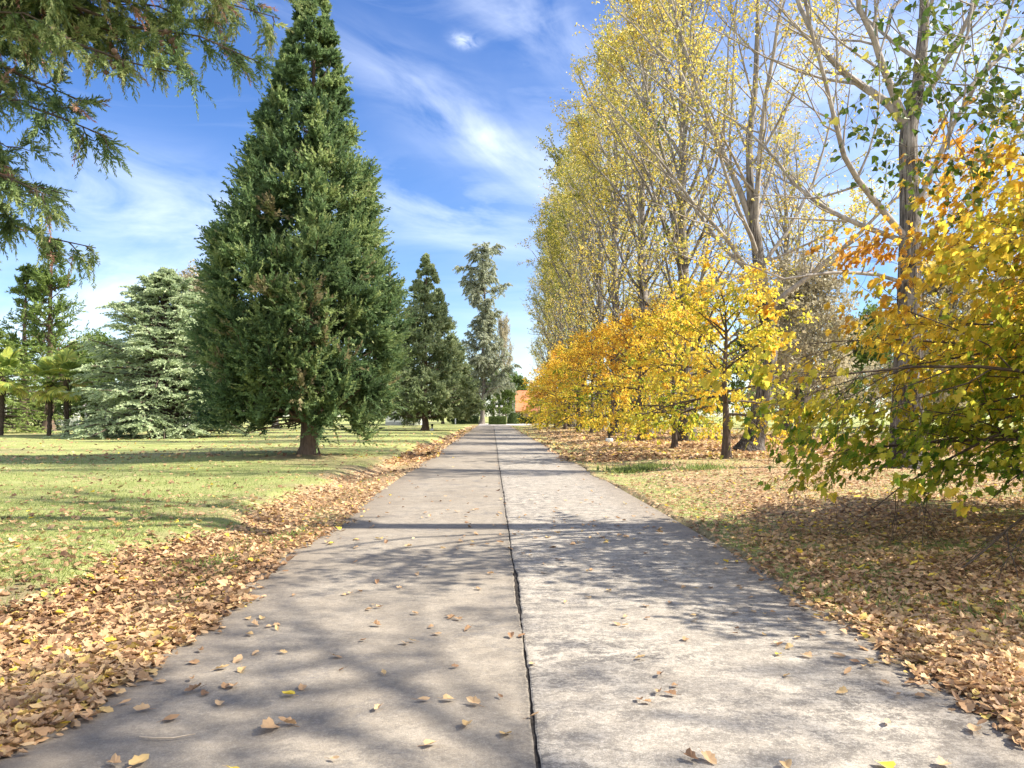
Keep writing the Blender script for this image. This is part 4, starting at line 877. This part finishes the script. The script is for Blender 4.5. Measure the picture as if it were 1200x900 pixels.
def brick_mat():
    m, nt, out = new_mat('pinkish_brick'); tc = node(nt, 'ShaderNodeTexCoord'); mp = node(nt, 'ShaderNodeMapping'); mp.inputs['Rotation'].default_value = (PI / 2, 0, 0); lk(nt, tc.outputs['Object'], mp.inputs[0])
    k = node(nt, 'ShaderNodeTexBrick'); k.inputs['Scale'].default_value = 5; k.inputs['Color1'].default_value = (.42, .25, .18, 1); k.inputs['Color2'].default_value = (.50, .32, .25, 1); k.inputs['Mortar'].default_value = (.48, .42, .37, 1)
    lk(nt, mp.outputs[0], k.inputs[0]); b = node(nt, 'ShaderNodeBsdfPrincipled'); lk(nt, k.outputs[0], b.inputs[0]); b.inputs['Roughness'].default_value = .9; lk(nt, b.outputs[0], out.inputs[0]); return m
def window(root, x, z, w, h, yf=-.02, depth=.10):
    f = MB(); t = .09
    for a in ((x - w/2, z, x - w/2 + t, z + h), (x + w/2 - t, z, x + w/2, z + h), (x - w/2 + t, z, x + w/2 - t, z + t), (x - w/2 + t, z + h - t, x + w/2 - t, z + h), (x - t/3, z + t, x + t/3, z + h - t)):
        f.box(a[0], yf - .06, a[1], a[2], yf, a[3])
    fo = f.build('window', M['frame_white'], root)
    g = MB(); g.box(x - w/2 + t, yf - .03, z + t, x + w/2 - t, yf - .005, z + h - t); g.build('pane', M['glass'], fo)
# brick house
hx, hy = 3.7, 160
h = thing('brick_house', 'pinkish brick house with a steep orange tiled roof at the end of the road', 'house', (hx, hy, 0))
b = MB(); b.box(1.1, 0, -.1, 15, 8, 2.7); b.build('wall', brick_mat(), h)
g = MB(); g.box(-.5, -.6, -.1, 1.09, 8.3, 5.4); g.build('chimney_stack', M['stone'], h)
g = MB(); g.box(-.02, -.68, 2.9, .42, -.602, 5.0); g.build('slit_window', M['glass'], h)
r = MB(); r.add([(1.1, -.7, 2.5), (15.4, -.7, 2.5), (15.4, 4, 6.9), (1.1, 4, 6.9), (1.1, 8.7, 2.5), (15.4, 8.7, 2.5), (1.1, -.7, 2.3), (15.4, -.7, 2.3), (1.1, 8.7, 2.3), (15.4, 8.7, 2.3)],
    [(0, 1, 2, 3), (3, 2, 5, 4), (6, 7, 1, 0), (4, 5, 9, 8), (8, 9, 7, 6)])
r.add([(1.1, -.7, 2.5), (1.1, 4, 6.9), (1.1, 8.7, 2.5), (15.4, -.7, 2.5), (15.4, 4, 6.9), (15.4, 8.7, 2.5)], [(0, 1, 2), (5, 4, 3)]); r.build('roof', tile_mat(), h)
for x in (2.2, 4.6, 7.5, 10.5): window(h, x, .85, 1.3, 1.35)
# white house left (behind the palms)
h = thing('white_house', 'low white house with dark windows beyond the lawn, left of the pale cedar', 'house', (-58.5, 112, 0))
b = MB(); b.box(0, 0, -.1, 14, 7, 2.6); b.build('wall', M['white'], h)
b = MB(); b.box(-.05, -.05, -.1, 14.05, -.005, .35); b.build('plinth', M['grey'], h)
r = MB(); r.add([(-.5, -.6, 2.62), (14.5, -.6, 2.62), (14.5, 3.5, 4.2), (-.5, 3.5, 4.2), (-.5, 7.6, 2.62), (14.5, 7.6, 2.62)], [(0, 1, 2, 3), (3, 2, 5, 4)]); r.add([(-.5, -.6, 2.62), (-.5, 3.5, 4.2), (-.5, 7.6, 2.62), (14.5, -.6, 2.62), (14.5, 3.5, 4.2), (14.5, 7.6, 2.62)], [(0, 1, 2), (5, 4, 3)]); r.build('roof', plain_mat('grey_roof', (.25, .22, .2), .85, .2, 3), h)
for x in (1.4, 3.6, 5.8, 8.4, 10.8): window(h, x, .8, .8, 1.35)
w = MB(); w.box(0, 0, -.1, 3.4, .25, 1.35); w.box(-.06, -.06, 1.353, 3.46, .31, 1.45)
tag(w.build('garden_wall', M['white'], None, (-61.2, 109, 0)), 'low pale grey-white garden wall seen between the palm trunks and the white house', 'wall')
# white pavilion behind the cypress
h = thing('white_pavilion', 'white building with dark glazing under the branches between the two cypresses', 'building', (-17.4, 126, 0))
b = MB(); b.box(0, 0, -.1, 3.1, 6, 2.9); b.box(3.1, .8, -.1, 5.6, 6, 2.9); b.build('wall', M['white'], h)
r = MB(); r.box(-.4, -.5, 2.903, 6.0, 6.4, 3.15); r.build('roof', M['grey'], h)
window(h, 4.0, .5, 1.3, 1.7, yf=.78); window(h, 5.0, .5, .7, 1.7, yf=.78)
b = MB(); b.box(-.05, -.06, -.1, 3.15, -.005, .5); b.build('plinth', M['grey'], h)

# ------------------------------------------------------------------ lamps and small things
def lathe(mb, prof, k=14, c=(0, 0, 0)):
    V = [(c[0] + r * math.cos(2 * PI * j / k), c[1] + r * math.sin(2 * PI * j / k), c[2] + z) for r, z in prof for j in range(k)]
    mb.add(V, [(i * k + j, i * k + (j + 1) % k, (i + 1) * k + (j + 1) % k, (i + 1) * k + j) for i in range(len(prof) - 1) for j in range(k)], smooth=True)
def street_lamp(x, y, H, label, arms=True):
    t = thing('street_lamp', label, 'street lamp', (x, y, gz1(x, y)))
    p = MB(); lathe(p, [(.17, -.05), (.17, .25), (.12, .35), (.11, .9), (.085, 1.0), (.075, H * .8), (.10, H * .81), (.06, H * .84)]); p.build('post', M['black'], t)
    heads = (-.42, .42) if arms else (0,)
    if arms:
        a = MB()
        for s in (-1, 1): tubes(a, [(0, 0, H * .82), (s * .2, 0, H * .80), (s * .4, 0, H * .83), (s * .42, 0, H * .88)], [.045, .045, .045, .045], 8)
        a.build('arm', M['black'], t)
    for s in heads:
        z0 = H * .88 if arms else H * .84
        b = MB(); lathe(b, [(.03, z0 - .03), (.14, z0), (.21, z0 + .10), (.23, z0 + .22), (.17, z0 + .33), (.02, z0 + .36)], c=(s, 0, 0)); b.build('globe', M['globe'], t)
        c = MB(); lathe(c, [(.20, z0 + .33), (.15, z0 + .39), (.04, z0 + .46), (.0, z0 + .50)], c=(s, 0, 0)); c.build('cap', M['black'], t)
street_lamp(1.15, 132, 3.4, 'black twin-headed lamp post beside the box-shaped hedge at the road end')
street_lamp(-35.2, 71, 3.3, 'slim black lamp post on the lawn between the palms and the pale cedar', False)
def bollard(x, y, label, s=1.0):
    t = thing('bollard_light', label, 'bollard light', (x, y, gz1(x, y)), 0, 'bollard lights on white bases'); t.scale = (s,) * 3
    b = MB(); lathe(b, [(.0, -.05), (.20, -.05), (.20, .16), (.17, .20), (.0, .20)]); b.build('base', M['white'], t)
    p = MB(); lathe(p, [(.07, .20), (.07, .42), (.12, .43), (.12, .58), (.16, .60), (.10, .66), (.0, .68)]); p.build('head', M['black'], t)
bollard(6.25, 41, 'small black bollard light on a white base under the yellow maples')
bollard(-5.85, 75, 'small black bollard light on a white base beside the weeping cypress trunk', .95)
p = MB(); p.box(-.09, -.09, -.1, .09, .09, 1.0); p.box(-.12, -.12, 1.003, .12, .12, 1.06)
tag(p.build('marker_post', M['white'], None, (-6.6, 138, gz1(-6.6, 138))), 'short white square post in front of the low dark hedge', 'post')
p = MB(); p.box(-.28, -.12, .10, .28, .12, .26); tubes(p, [(0, 0, -.05), (0, 0, .11)], [.05, .05], 8)
tag(p.build('flood_light', M['black'], None, (-11.0, 77, gz1(-11, 77))), 'low black flood light on the lawn left of the weeping cypress', 'flood light')

# ------------------------------------------------------------------ grass blades and leaf litter
def view_points(n, d0, d1, rng, pw=1.0, margin=1.12):
    """ground points spread evenly over what a walker here would see, between two distances"""
    u = rng.random(n); y = 1 / ((1 / d0) * (1 - u) + (1 / d1) * u) if pw == 1 else d0 + (d1 - d0) * u
    x = (rng.random(n) * 2 - 1) * .69 * y * margin
    return x, y
def build_grass():
    rng = RNG(121); x, y = view_points(800000, 3.0, 30, rng)
    sl, sr = edge_l(y) - x, x - edge_r(y)
    den = np.where(sl > 0, 1 - .75 * litter(x, y), 1 - .85 * litter(x, y)) * (1 - .85 * soil(x, y)) * sstep(.30, .5, .5 * fbm(x * 1.3, y * 1.3, seed=55) + .5 * fbm(x * 5, y * 5, seed=56) + .08)
    k = ((sl > .0) | (sr > .0)) & (rng.random(len(x)) < den * .5); x, y = x[k], y[k]; N = len(x)
    mb = MB(); p = np.stack([x, y, gz(x, y) - .004], 1); d = unit(np.stack([rng.normal(size=N) * .6, rng.normal(size=N) * .6, np.ones(N)], 1))
    hu = .5 + .9 * (fbm(x * .5, y * .5, seed=57) - .5) + .2 * rng.normal(size=N)
    T = (np.array([(0, .06, 0), (0, -.06, 0), (1, 0, .15)]), np.array([(0, 1, 2)]))
    h = (.024 + .03 * rng.random(N) ** 2) * (.7 + .7 * noise(x * 2.2, y * 2.2, seed=60)) * (1 + y * .03)
    leaves(mb, p, d, rng.normal(size=(N, 3)), h, (T[0] * np.array([1, 1.3, 1]), T[1]), np.clip(hu, 0, 1), .8 + .4 * rng.random(N))
    o = mb.build('grass', M['grass']); o['kind'] = 'stuff'; o['label'] = 'short mown yellowish grass of the lawns'
build_grass()
def litter_leaves(mb, x, y, size, rng, flat=.35, lift=.02):
    N = len(x); z = gz(x, y)
    inr = (x > edge_l(y)) & (x < edge_r(y)) & (y < ROAD_END); z = np.where(inr, .004, z)
    p = np.stack([x, y, z + .008 + lift * rng.random(N)], 1)
    nr = unit(np.stack([rng.normal(size=N) * flat, rng.normal(size=N) * flat, np.ones(N)], 1)); a = rng.random(N) * 2 * PI
    d = np.stack([np.cos(a), np.sin(a), 0 * a], 1); d = unit(d - (d * nr).sum(1, keepdims=True) * nr)
    hu = np.clip(.50 + .6 * (fbm(x * .8, y * .8, seed=58) - .5) + .21 * rng.normal(size=N), 0, .93)
    hu = np.where(rng.random(N) < .025, 1.0, hu); hu = np.where(x > 2, hu + .03 + .35 * (fbm(x * .35, y * .5, seed=59) - .5), hu)
    v = rng.integers(len(T_DRY), size=N); flip = np.where(rng.random(N) < .3, -1, 1)
    for i, T in enumerate(T_DRY):
        for s in (1, -1):
            m = (v == i) & (flip == s)
            leaves(mb, p[m], d[m], nr[m] * s, size[m] if np.ndim(size) else size, T, hu[m], .8 + .4 * rng.random(m.sum()))
def build_litter():
    rng = RNG(131); mb = MB()
    # near and middle, thinning out as the picture does
    x, y = view_points(340000, 2.8, 30, rng); k = rng.random(len(x)) < litter(x, y) * .62; x, y = x[k], y[k]
    N = len(x); litter_leaves(mb, x, y, (.036 + .058 * rng.random(N) ** 1.5) * (1 + .012 * y) * np.where(x > 2, .9, 1), rng, .36, .028)
    x, y = view_points(90000, 26, 110, rng); k = rng.random(len(x)) < litter(x, y) * .8; x, y = x[k], y[k]
    N = len(x); litter_leaves(mb, x, y, (.10 + .08 * rng.random(N)) * (1 + .006 * y), rng, .4, .02)
    # scattered over the lawn
    x, y = view_points(16000, 6, 60, rng); k = (x < -4) & (rng.random(len(x)) < .24); x, y = x[k], y[k]
    N = len(x); litter_leaves(mb, x, y, (.06 + .05 * rng.random(N)) * (1 + .01 * y), rng, .35, .015)
    # small far flecks on the road
    x, y = view_points(1500, 9, 80, rng); k = (x > ROAD_X0) & (x < ROAD_X1) & (rng.random(len(x)) < .55); x, y = x[k], y[k]
    N = len(x); litter_leaves(mb, x, y, (.05 + .05 * rng.random(N)), rng, .2, .004)
    o = mb.build('leaf_litter', M['litter']); o['kind'] = 'stuff'; o['label'] = 'drifts of dry brown and tan leaves along both road edges'
build_litter()
def weeds():
    rng = RNG(141); mb = MB()
    for cx, cy, n, h in [(3.9, 21.5, 500, .22), (4.5, 22.5, 400, .2), (5.6, 20.5, 300, .2), (-3.2, 8.6, 260, .10), (-2.7, 10.2, 260, .10), (3.2, 6.6, 320, .10), (3.9, 5.9, 320, .10)]:
        x = cx + rng.normal(size=n) * .35; y = cy + rng.normal(size=n) * .3; k = (x < edge_l(y)) | (x > edge_r(y)); x, y = x[k], y[k]; n = len(x)
        d = unit(np.stack([rng.normal(size=n), rng.normal(size=n), 1.2 + 0 * x], 1))
        leaves(mb, np.stack([x, y, gz(x, y)], 1), d, rng.normal(size=(n, 3)), h * (.5 + .6 * rng.random(n)), (T_BLADE[0] * np.array([1, .6, 1]), T_BLADE[1]), .2 + .4 * rng.random(n))
    o = mb.build('weeds', M['grass']); o['kind'] = 'stuff'; o['label'] = 'tufts of longer green weeds along the verges'
weeds()

# ------------------------------------------------------------------ single leaves on the road
LEAFM = {}
def leaf_proto(kind, hue, rng_seed):
    key = (kind, hue)
    if key not in LEAFM:
        mb = MB(); TV, TF = T_DRY[kind]; mb.add(TV * np.array([1, 1, 1]) - np.array([.4, 0, 0]), TF, hue, 1.0)
        tubes(mb, [(-.4, 0, .0), (-.6, .03, .03), (-.85, .02, .05)], [.018, .014, .012], 4, hue=max(0, hue - .25))
        me = mb.mesh('fallen_leaf'); me.materials.append(M['litter']); LEAFM[key] = me
    return LEAFM[key]
def road_leaf(x, y, size, hue, kind, rng, label, group=None, tilt=.18):
    o = bpy.data.objects.new('fallen_leaf', leaf_proto(kind, hue, 0)); COL.objects.link(o)
    inr = edge_l(np.array([y]))[0] < x < edge_r(np.array([y]))[0]
    o.location = (x, y, (.010 if inr else gz1(x, y) + .02) + size * .06); o.scale = (size,) * 3
    o.rotation_euler = (rng.normal() * tilt, rng.normal() * tilt, rng.random() * 2 * PI)
    return tag(o, label, 'leaf', group)
def gp(u, v):
    y = CAM_Z * 901 / (v - 487); return (u - 577) / 901 * y, y
rng = RNG(151)
LG = 'fallen leaves lying on the concrete road'
special = [ # photo position, size, hue, shape, label
    (322, 847, .13, .62, 0, 'largest tan leaf of the pair lying together on the left slab near the front'), (343, 842, .10, .55, 2, 'smaller curled leaf touching the largest tan leaf on the left slab'),
    (344, 809, .085, 1.0, 1, 'golden-yellow leaf on the left slab behind the pair of tan leaves'), (282, 892, .07, 1.0, 3, 'bright yellow leaf on the left slab close to the lower edge'),
    (176, 884, .10, .9, 0, 'yellowish lobed leaf on the left slab near the lower left corner'), (149, 885, .09, .62, 2, 'tan curled leaf beside the yellowish lobed leaf near the lower left corner'),
    (63, 852, .085, 1.0, 3, 'bright yellow leaf at the left road edge beside the leaf drift'), (124, 831, .09, .5, 0, 'brown lobed leaf at the left road edge'),
    (236, 803, .10, .35, 2, 'dark brown curled leaf on the left slab in the shade'), (280, 799, .085, .6, 1, 'tan leaf right of the dark brown curled one on the left slab'),
    (266, 818, .07, .72, 3, 'pale tan leaf lying just in front of the dark brown curled one'), (396, 882, .06, .72, 4, 'narrow tan leaf alone near the lower edge of the left slab'),
    (547, 845, .085, .85, 1, 'orange-tan leaf left of the joint, in the middle of three near ones'), (593, 856, .085, .9, 3, 'yellow-tan curled leaf left of the dark joint'),
    (507, 867, .08, .72, 1, 'pale tan leaf closest to the lower edge left of the joint'), (624, 836, .07, .6, 4, 'small orange-brown leaf touching the dark joint'),
    (527, 816, .075, .82, 1, 'pale yellow-tan leaf left of the dark stain near the joint'), (556, 820, .085, .75, 2, 'curled tan leaf with a dark shadow beside the joint'),
    (807, 886, .085, .25, 2, 'dark brown curled leaf of the pair on the right slab near the lower edge'), (828, 887, .09, .65, 0, 'tan leaf beside the dark brown curled one on the right slab'),
    (918, 897, .09, .8, 1, 'orange-tan leaf cut by the lower edge on the right slab'), (1035, 897, .09, 1.0, 3, 'yellow leaf cut by the lower edge on the right slab'), (1103, 897, .09, .72, 0, 'tan leaf cut by the lower edge near the right corner'),
    (1038, 848, .08, .65, 4, 'single tan leaf on the pale right slab in front of the right verge'), (1141, 857, .10, .75, 0, 'pale tan lobed leaf near the right road edge'),
    (911, 767, .06, 1.0, 5, 'small yellow leaf inside the dark shade on the right slab'), (920, 792, .06, .8, 3, 'orange-tan leaf inside the shade on the right slab')]
for u, v, s, hu, k, lab in special:
    x, y = gp(u, v); road_leaf(x, y, s * .95, hu, k, rng, lab)
others = [(292,779),(268,779),(336,762),(306,762),(406,697),(410,691),(299,720),(329,736),(445,826),(749,819),(756,820),(771,811),(749,769),(729,732),(722,733),(533,723),(541,724),(528,720),(478,751),(483,748),(445,733),(509,732),
    (989,811),(1024,782),(991,789),(1052,815),(1075,816),(1065,806),(918,755),(925,757),(933,748),(910,757),(1193,853),(1080,806),(1090,812),(1018,777),(1012,779),(211,835),(178,824),(299,741),(236,772),(287,770),(243,756),(196,790),
    (350,697),(432,712),(438,706),(487,720),(470,690),(422,690),(690,700),(712,690),(640,660),(655,655),(620,650),(600,640),(560,690),(880,700),(860,720),(830,690),(800,690),(905,720),(940,770),(960,740),(980,770),(840,660)]
def oth_label(x):
    return 'small dry tan or brown leaf lying on the left half of the concrete road' if x < JOINT_X else 'small dry tan or brown leaf lying on the right half of the concrete road'
for u, v in others:
    x, y = gp(u + rng.normal() * 2, v + rng.normal() * 1.5); road_leaf(x, y, .05 + .03 * rng.random(), float(rng.choice([.4, .55, .7, .85])), int(rng.integers(6)), rng, oth_label(x), LG)
for k in range(105):
    yy = 1 / (1 / 4.2 * (1 - (q := rng.random())) + 1 / 15 * q); e = rng.random(); xx = ROAD_X0 + .15 + 4.7 * (e if rng.random() < .5 else (e ** 3 if rng.random() < .5 else 1 - e ** 3))
    if abs(xx) > .66 * yy: continue
    road_leaf(xx, yy, .042 + .032 * rng.random(), float(rng.choice([.25, .4, .55, .7, .85])), int(rng.integers(6)), rng, oth_label(xx), LG)
# bent twig
x, y = gp(205, 857); tw = MB()
tubes(tw, [(-.13, .02, .006), (-.05, -.005, .008), (.04, .0, .006), (.13, .035, .01)], [.003, .0045, .004, .002], 6)
tag(tw.build('twig', plain_mat('dry_twig', (.42, .34, .25), .8, .2, 20), None, (x, y, .008)), 'thin bent dry twig lying on the left slab among leaves', 'twig')

# ------------------------------------------------------------------ sky, sun, camera
SUN_EL, SUN_AZ = math.radians(42), math.radians(93)      # azimuth clockwise from +Y
w = bpy.data.worlds.new('World'); SC.world = w; w.use_nodes = True; nt = w.node_tree; nt.nodes.clear()
out = node(nt, 'ShaderNodeOutputWorld'); bgd = node(nt, 'ShaderNodeBackground'); bgd.inputs['Strength'].default_value = .082
sky = node(nt, 'ShaderNodeTexSky', sky_type='NISHITA', sun_disc=False, sun_elevation=SUN_EL, sun_rotation=SUN_AZ, altitude=0, air_density=1.0, dust_density=.2, ozone_density=4.0)
tc = node(nt, 'ShaderNodeTexCoord'); sp = node(nt, 'ShaderNodeSeparateXYZ'); lk(nt, tc.outputs['Generated'], sp.inputs[0])
yy = mth(nt, 'MAXIMUM', mth(nt, 'ABSOLUTE', sp.outputs[1]), .08)
U = mth(nt, 'DIVIDE', sp.outputs[0], yy); Vv = mth(nt, 'DIVIDE', sp.outputs[2], yy)
def wisp(cu, cv, ang, la, lt, nsx, nsy, seed, lo, hi, power=1.0):
    """a cirrus streak: an elongated window of stretched noise round one direction of the sky"""
    c, s = math.cos(ang), math.sin(ang)
    du, dv = mth(nt, 'SUBTRACT', U, cu), mth(nt, 'SUBTRACT', Vv, cv)
    a = mth(nt, 'ADD', mth(nt, 'MULTIPLY', du, c), mth(nt, 'MULTIPLY', dv, s)); b = mth(nt, 'SUBTRACT', mth(nt, 'MULTIPLY', dv, c), mth(nt, 'MULTIPLY', du, s))
    r2 = mth(nt, 'ADD', mth(nt, 'POWER', mth(nt, 'ABSOLUTE', mth(nt, 'DIVIDE', a, la)), 2.0), mth(nt, 'POWER', mth(nt, 'ABSOLUTE', mth(nt, 'DIVIDE', b, lt)), 2.0))
    win = mth(nt, 'POWER', 2.718, mth(nt, 'MULTIPLY', r2, -1.0))
    cb = node(nt, 'ShaderNodeCombineXYZ'); lk(nt, mth(nt, 'MULTIPLY', a, nsx), cb.inputs[0]); lk(nt, mth(nt, 'MULTIPLY', b, nsy), cb.inputs[1]); cb.inputs[2].default_value = seed
    n = noise_n(nt, cb.outputs[0], 1.0, 7, .58, .6)
    return mth(nt, 'MULTIPLY', mth(nt, 'MULTIPLY', ramp(nt, [(lo, 0.0), (hi, 1.0)], n).outputs[0], win), power)
ws = [wisp(-.06, .40, math.radians(-31), .19, .05, 5, 13, 1.3, .30, .78, .42), wisp(.02, .345, math.radians(-24), .10, .030, 5, 14, 8.3, .35, .70, .38),
      wisp(-.45, .27, math.radians(-12), .17, .065, 5, 12, 2.7, .30, .70, .62), wisp(-.50, .16, math.radians(-4), .16, .05, 5, 12, 3.9, .34, .70, .45), wisp(-.60, .12, 0.0, .25, .07, 4, 10, 4.1, .30, .70, .4),
      wisp(-.05, .27, math.radians(-8), .15, .05, 4, 12, 5.2, .38, .66, .45), wisp(-.038, .496, math.radians(-14), .016, .009, 45, 60, 6.6, .25, .6, .5), wisp(.06, .52, math.radians(-35), .14, .05, 5, 10, 7.7, .35, .7, .35),
      wisp(.0, .05, 0.0, .6, .06, 4, 10, 9.9, .3, .75, .4), wisp(.55, .35, math.radians(15), .40, .22, 3, 7, 11.5, .34, .66, .6)]
tot = ws[0]
for q in ws[1:]: tot = mth(nt, 'ADD', tot, q)
bank = wisp_n = None
cb = node(nt, 'ShaderNodeVectorMath', operation='MULTIPLY'); lk(nt, tc.outputs['Generated'], cb.inputs[0]); cb.inputs[1].default_value = (2.2, 2.2, 7)
gen = ramp(nt, [(.55, 0.0), (.8, .15)], noise_n(nt, cb.outputs[0], 1.6, 7, .6, .8)).outputs[0]
tot = mth(nt, 'MINIMUM', mth(nt, 'ADD', tot, gen), .92)
hsv = node(nt, 'ShaderNodeHueSaturation'); hsv.inputs['Saturation'].default_value = 1.2; hsv.inputs['Hue'].default_value = .512; hsv.inputs['Value'].default_value = 1.0; lk(nt, sky.outputs[0], hsv.inputs['Color'])
# unseen bright cumulus added behind the viewer as fill light on foliage fronts
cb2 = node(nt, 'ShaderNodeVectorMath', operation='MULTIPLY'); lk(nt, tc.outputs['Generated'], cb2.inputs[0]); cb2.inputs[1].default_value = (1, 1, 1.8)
fill_cloud = ramp(nt, [(.40, 0.0), (.52, 1.0)], noise_n(nt, cb2.outputs[0], 2.6, 6, .55, .2)).outputs[0]
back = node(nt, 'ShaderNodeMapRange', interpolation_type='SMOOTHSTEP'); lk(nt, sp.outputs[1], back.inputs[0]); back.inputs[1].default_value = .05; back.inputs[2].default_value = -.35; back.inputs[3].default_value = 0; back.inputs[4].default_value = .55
skyc = mix(nt, tot, hsv.outputs[0], (8.2, 8.7, 9.4))
lk(nt, mix(nt, mth(nt, 'MULTIPLY', fill_cloud, back.outputs[0]), skyc, (14.5, 14.3, 13.9)), bgd.inputs[0]); lk(nt, bgd.outputs[0], out.inputs[0])

sl = bpy.data.lights.new('sun', 'SUN'); sl.energy = 5.0; sl.angle = math.radians(.53); sl.color = (1.0, .92, .79)
so = bpy.data.objects.new('sun', sl); COL.objects.link(so)
sd = Vector((math.sin(SUN_AZ) * math.cos(SUN_EL), math.cos(SUN_AZ) * math.cos(SUN_EL), math.sin(SUN_EL)))
so.rotation_euler = sd.to_track_quat('Z', 'Y').to_euler(); so.location = (30, 5, 40)

cam = bpy.data.cameras.new('camera'); co = bpy.data.objects.new('camera', cam); COL.objects.link(co)
cam.sensor_width = 36; cam.lens = 901 / 1200 * 36; cam.clip_end = 3000; cam.clip_start = .05
co.location = (0, 0, CAM_Z); co.rotation_euler = (math.radians(90) + math.atan(37 / 901), 0, -math.atan(23 / 901))
SC.camera = co
SC.view_settings.view_transform = 'Standard'; SC.view_settings.look = 'None'; SC.view_settings.exposure = 1.42; SC.view_settings.gamma = 1
SC.render.engine = 'CYCLES'; cy = SC.cycles
cy.max_bounces = 6; cy.diffuse_bounces = 3; cy.glossy_bounces = 2; cy.transmission_bounces = 4; cy.transparent_max_bounces = 4
cy.use_denoising = True; cy.denoising_prefilter = 'ACCURATE'; cy.denoising_input_passes = 'RGB_ALBEDO_NORMAL'; cy.caustics_reflective = False; cy.caustics_refractive = False; cy.sample_clamp_indirect = 6
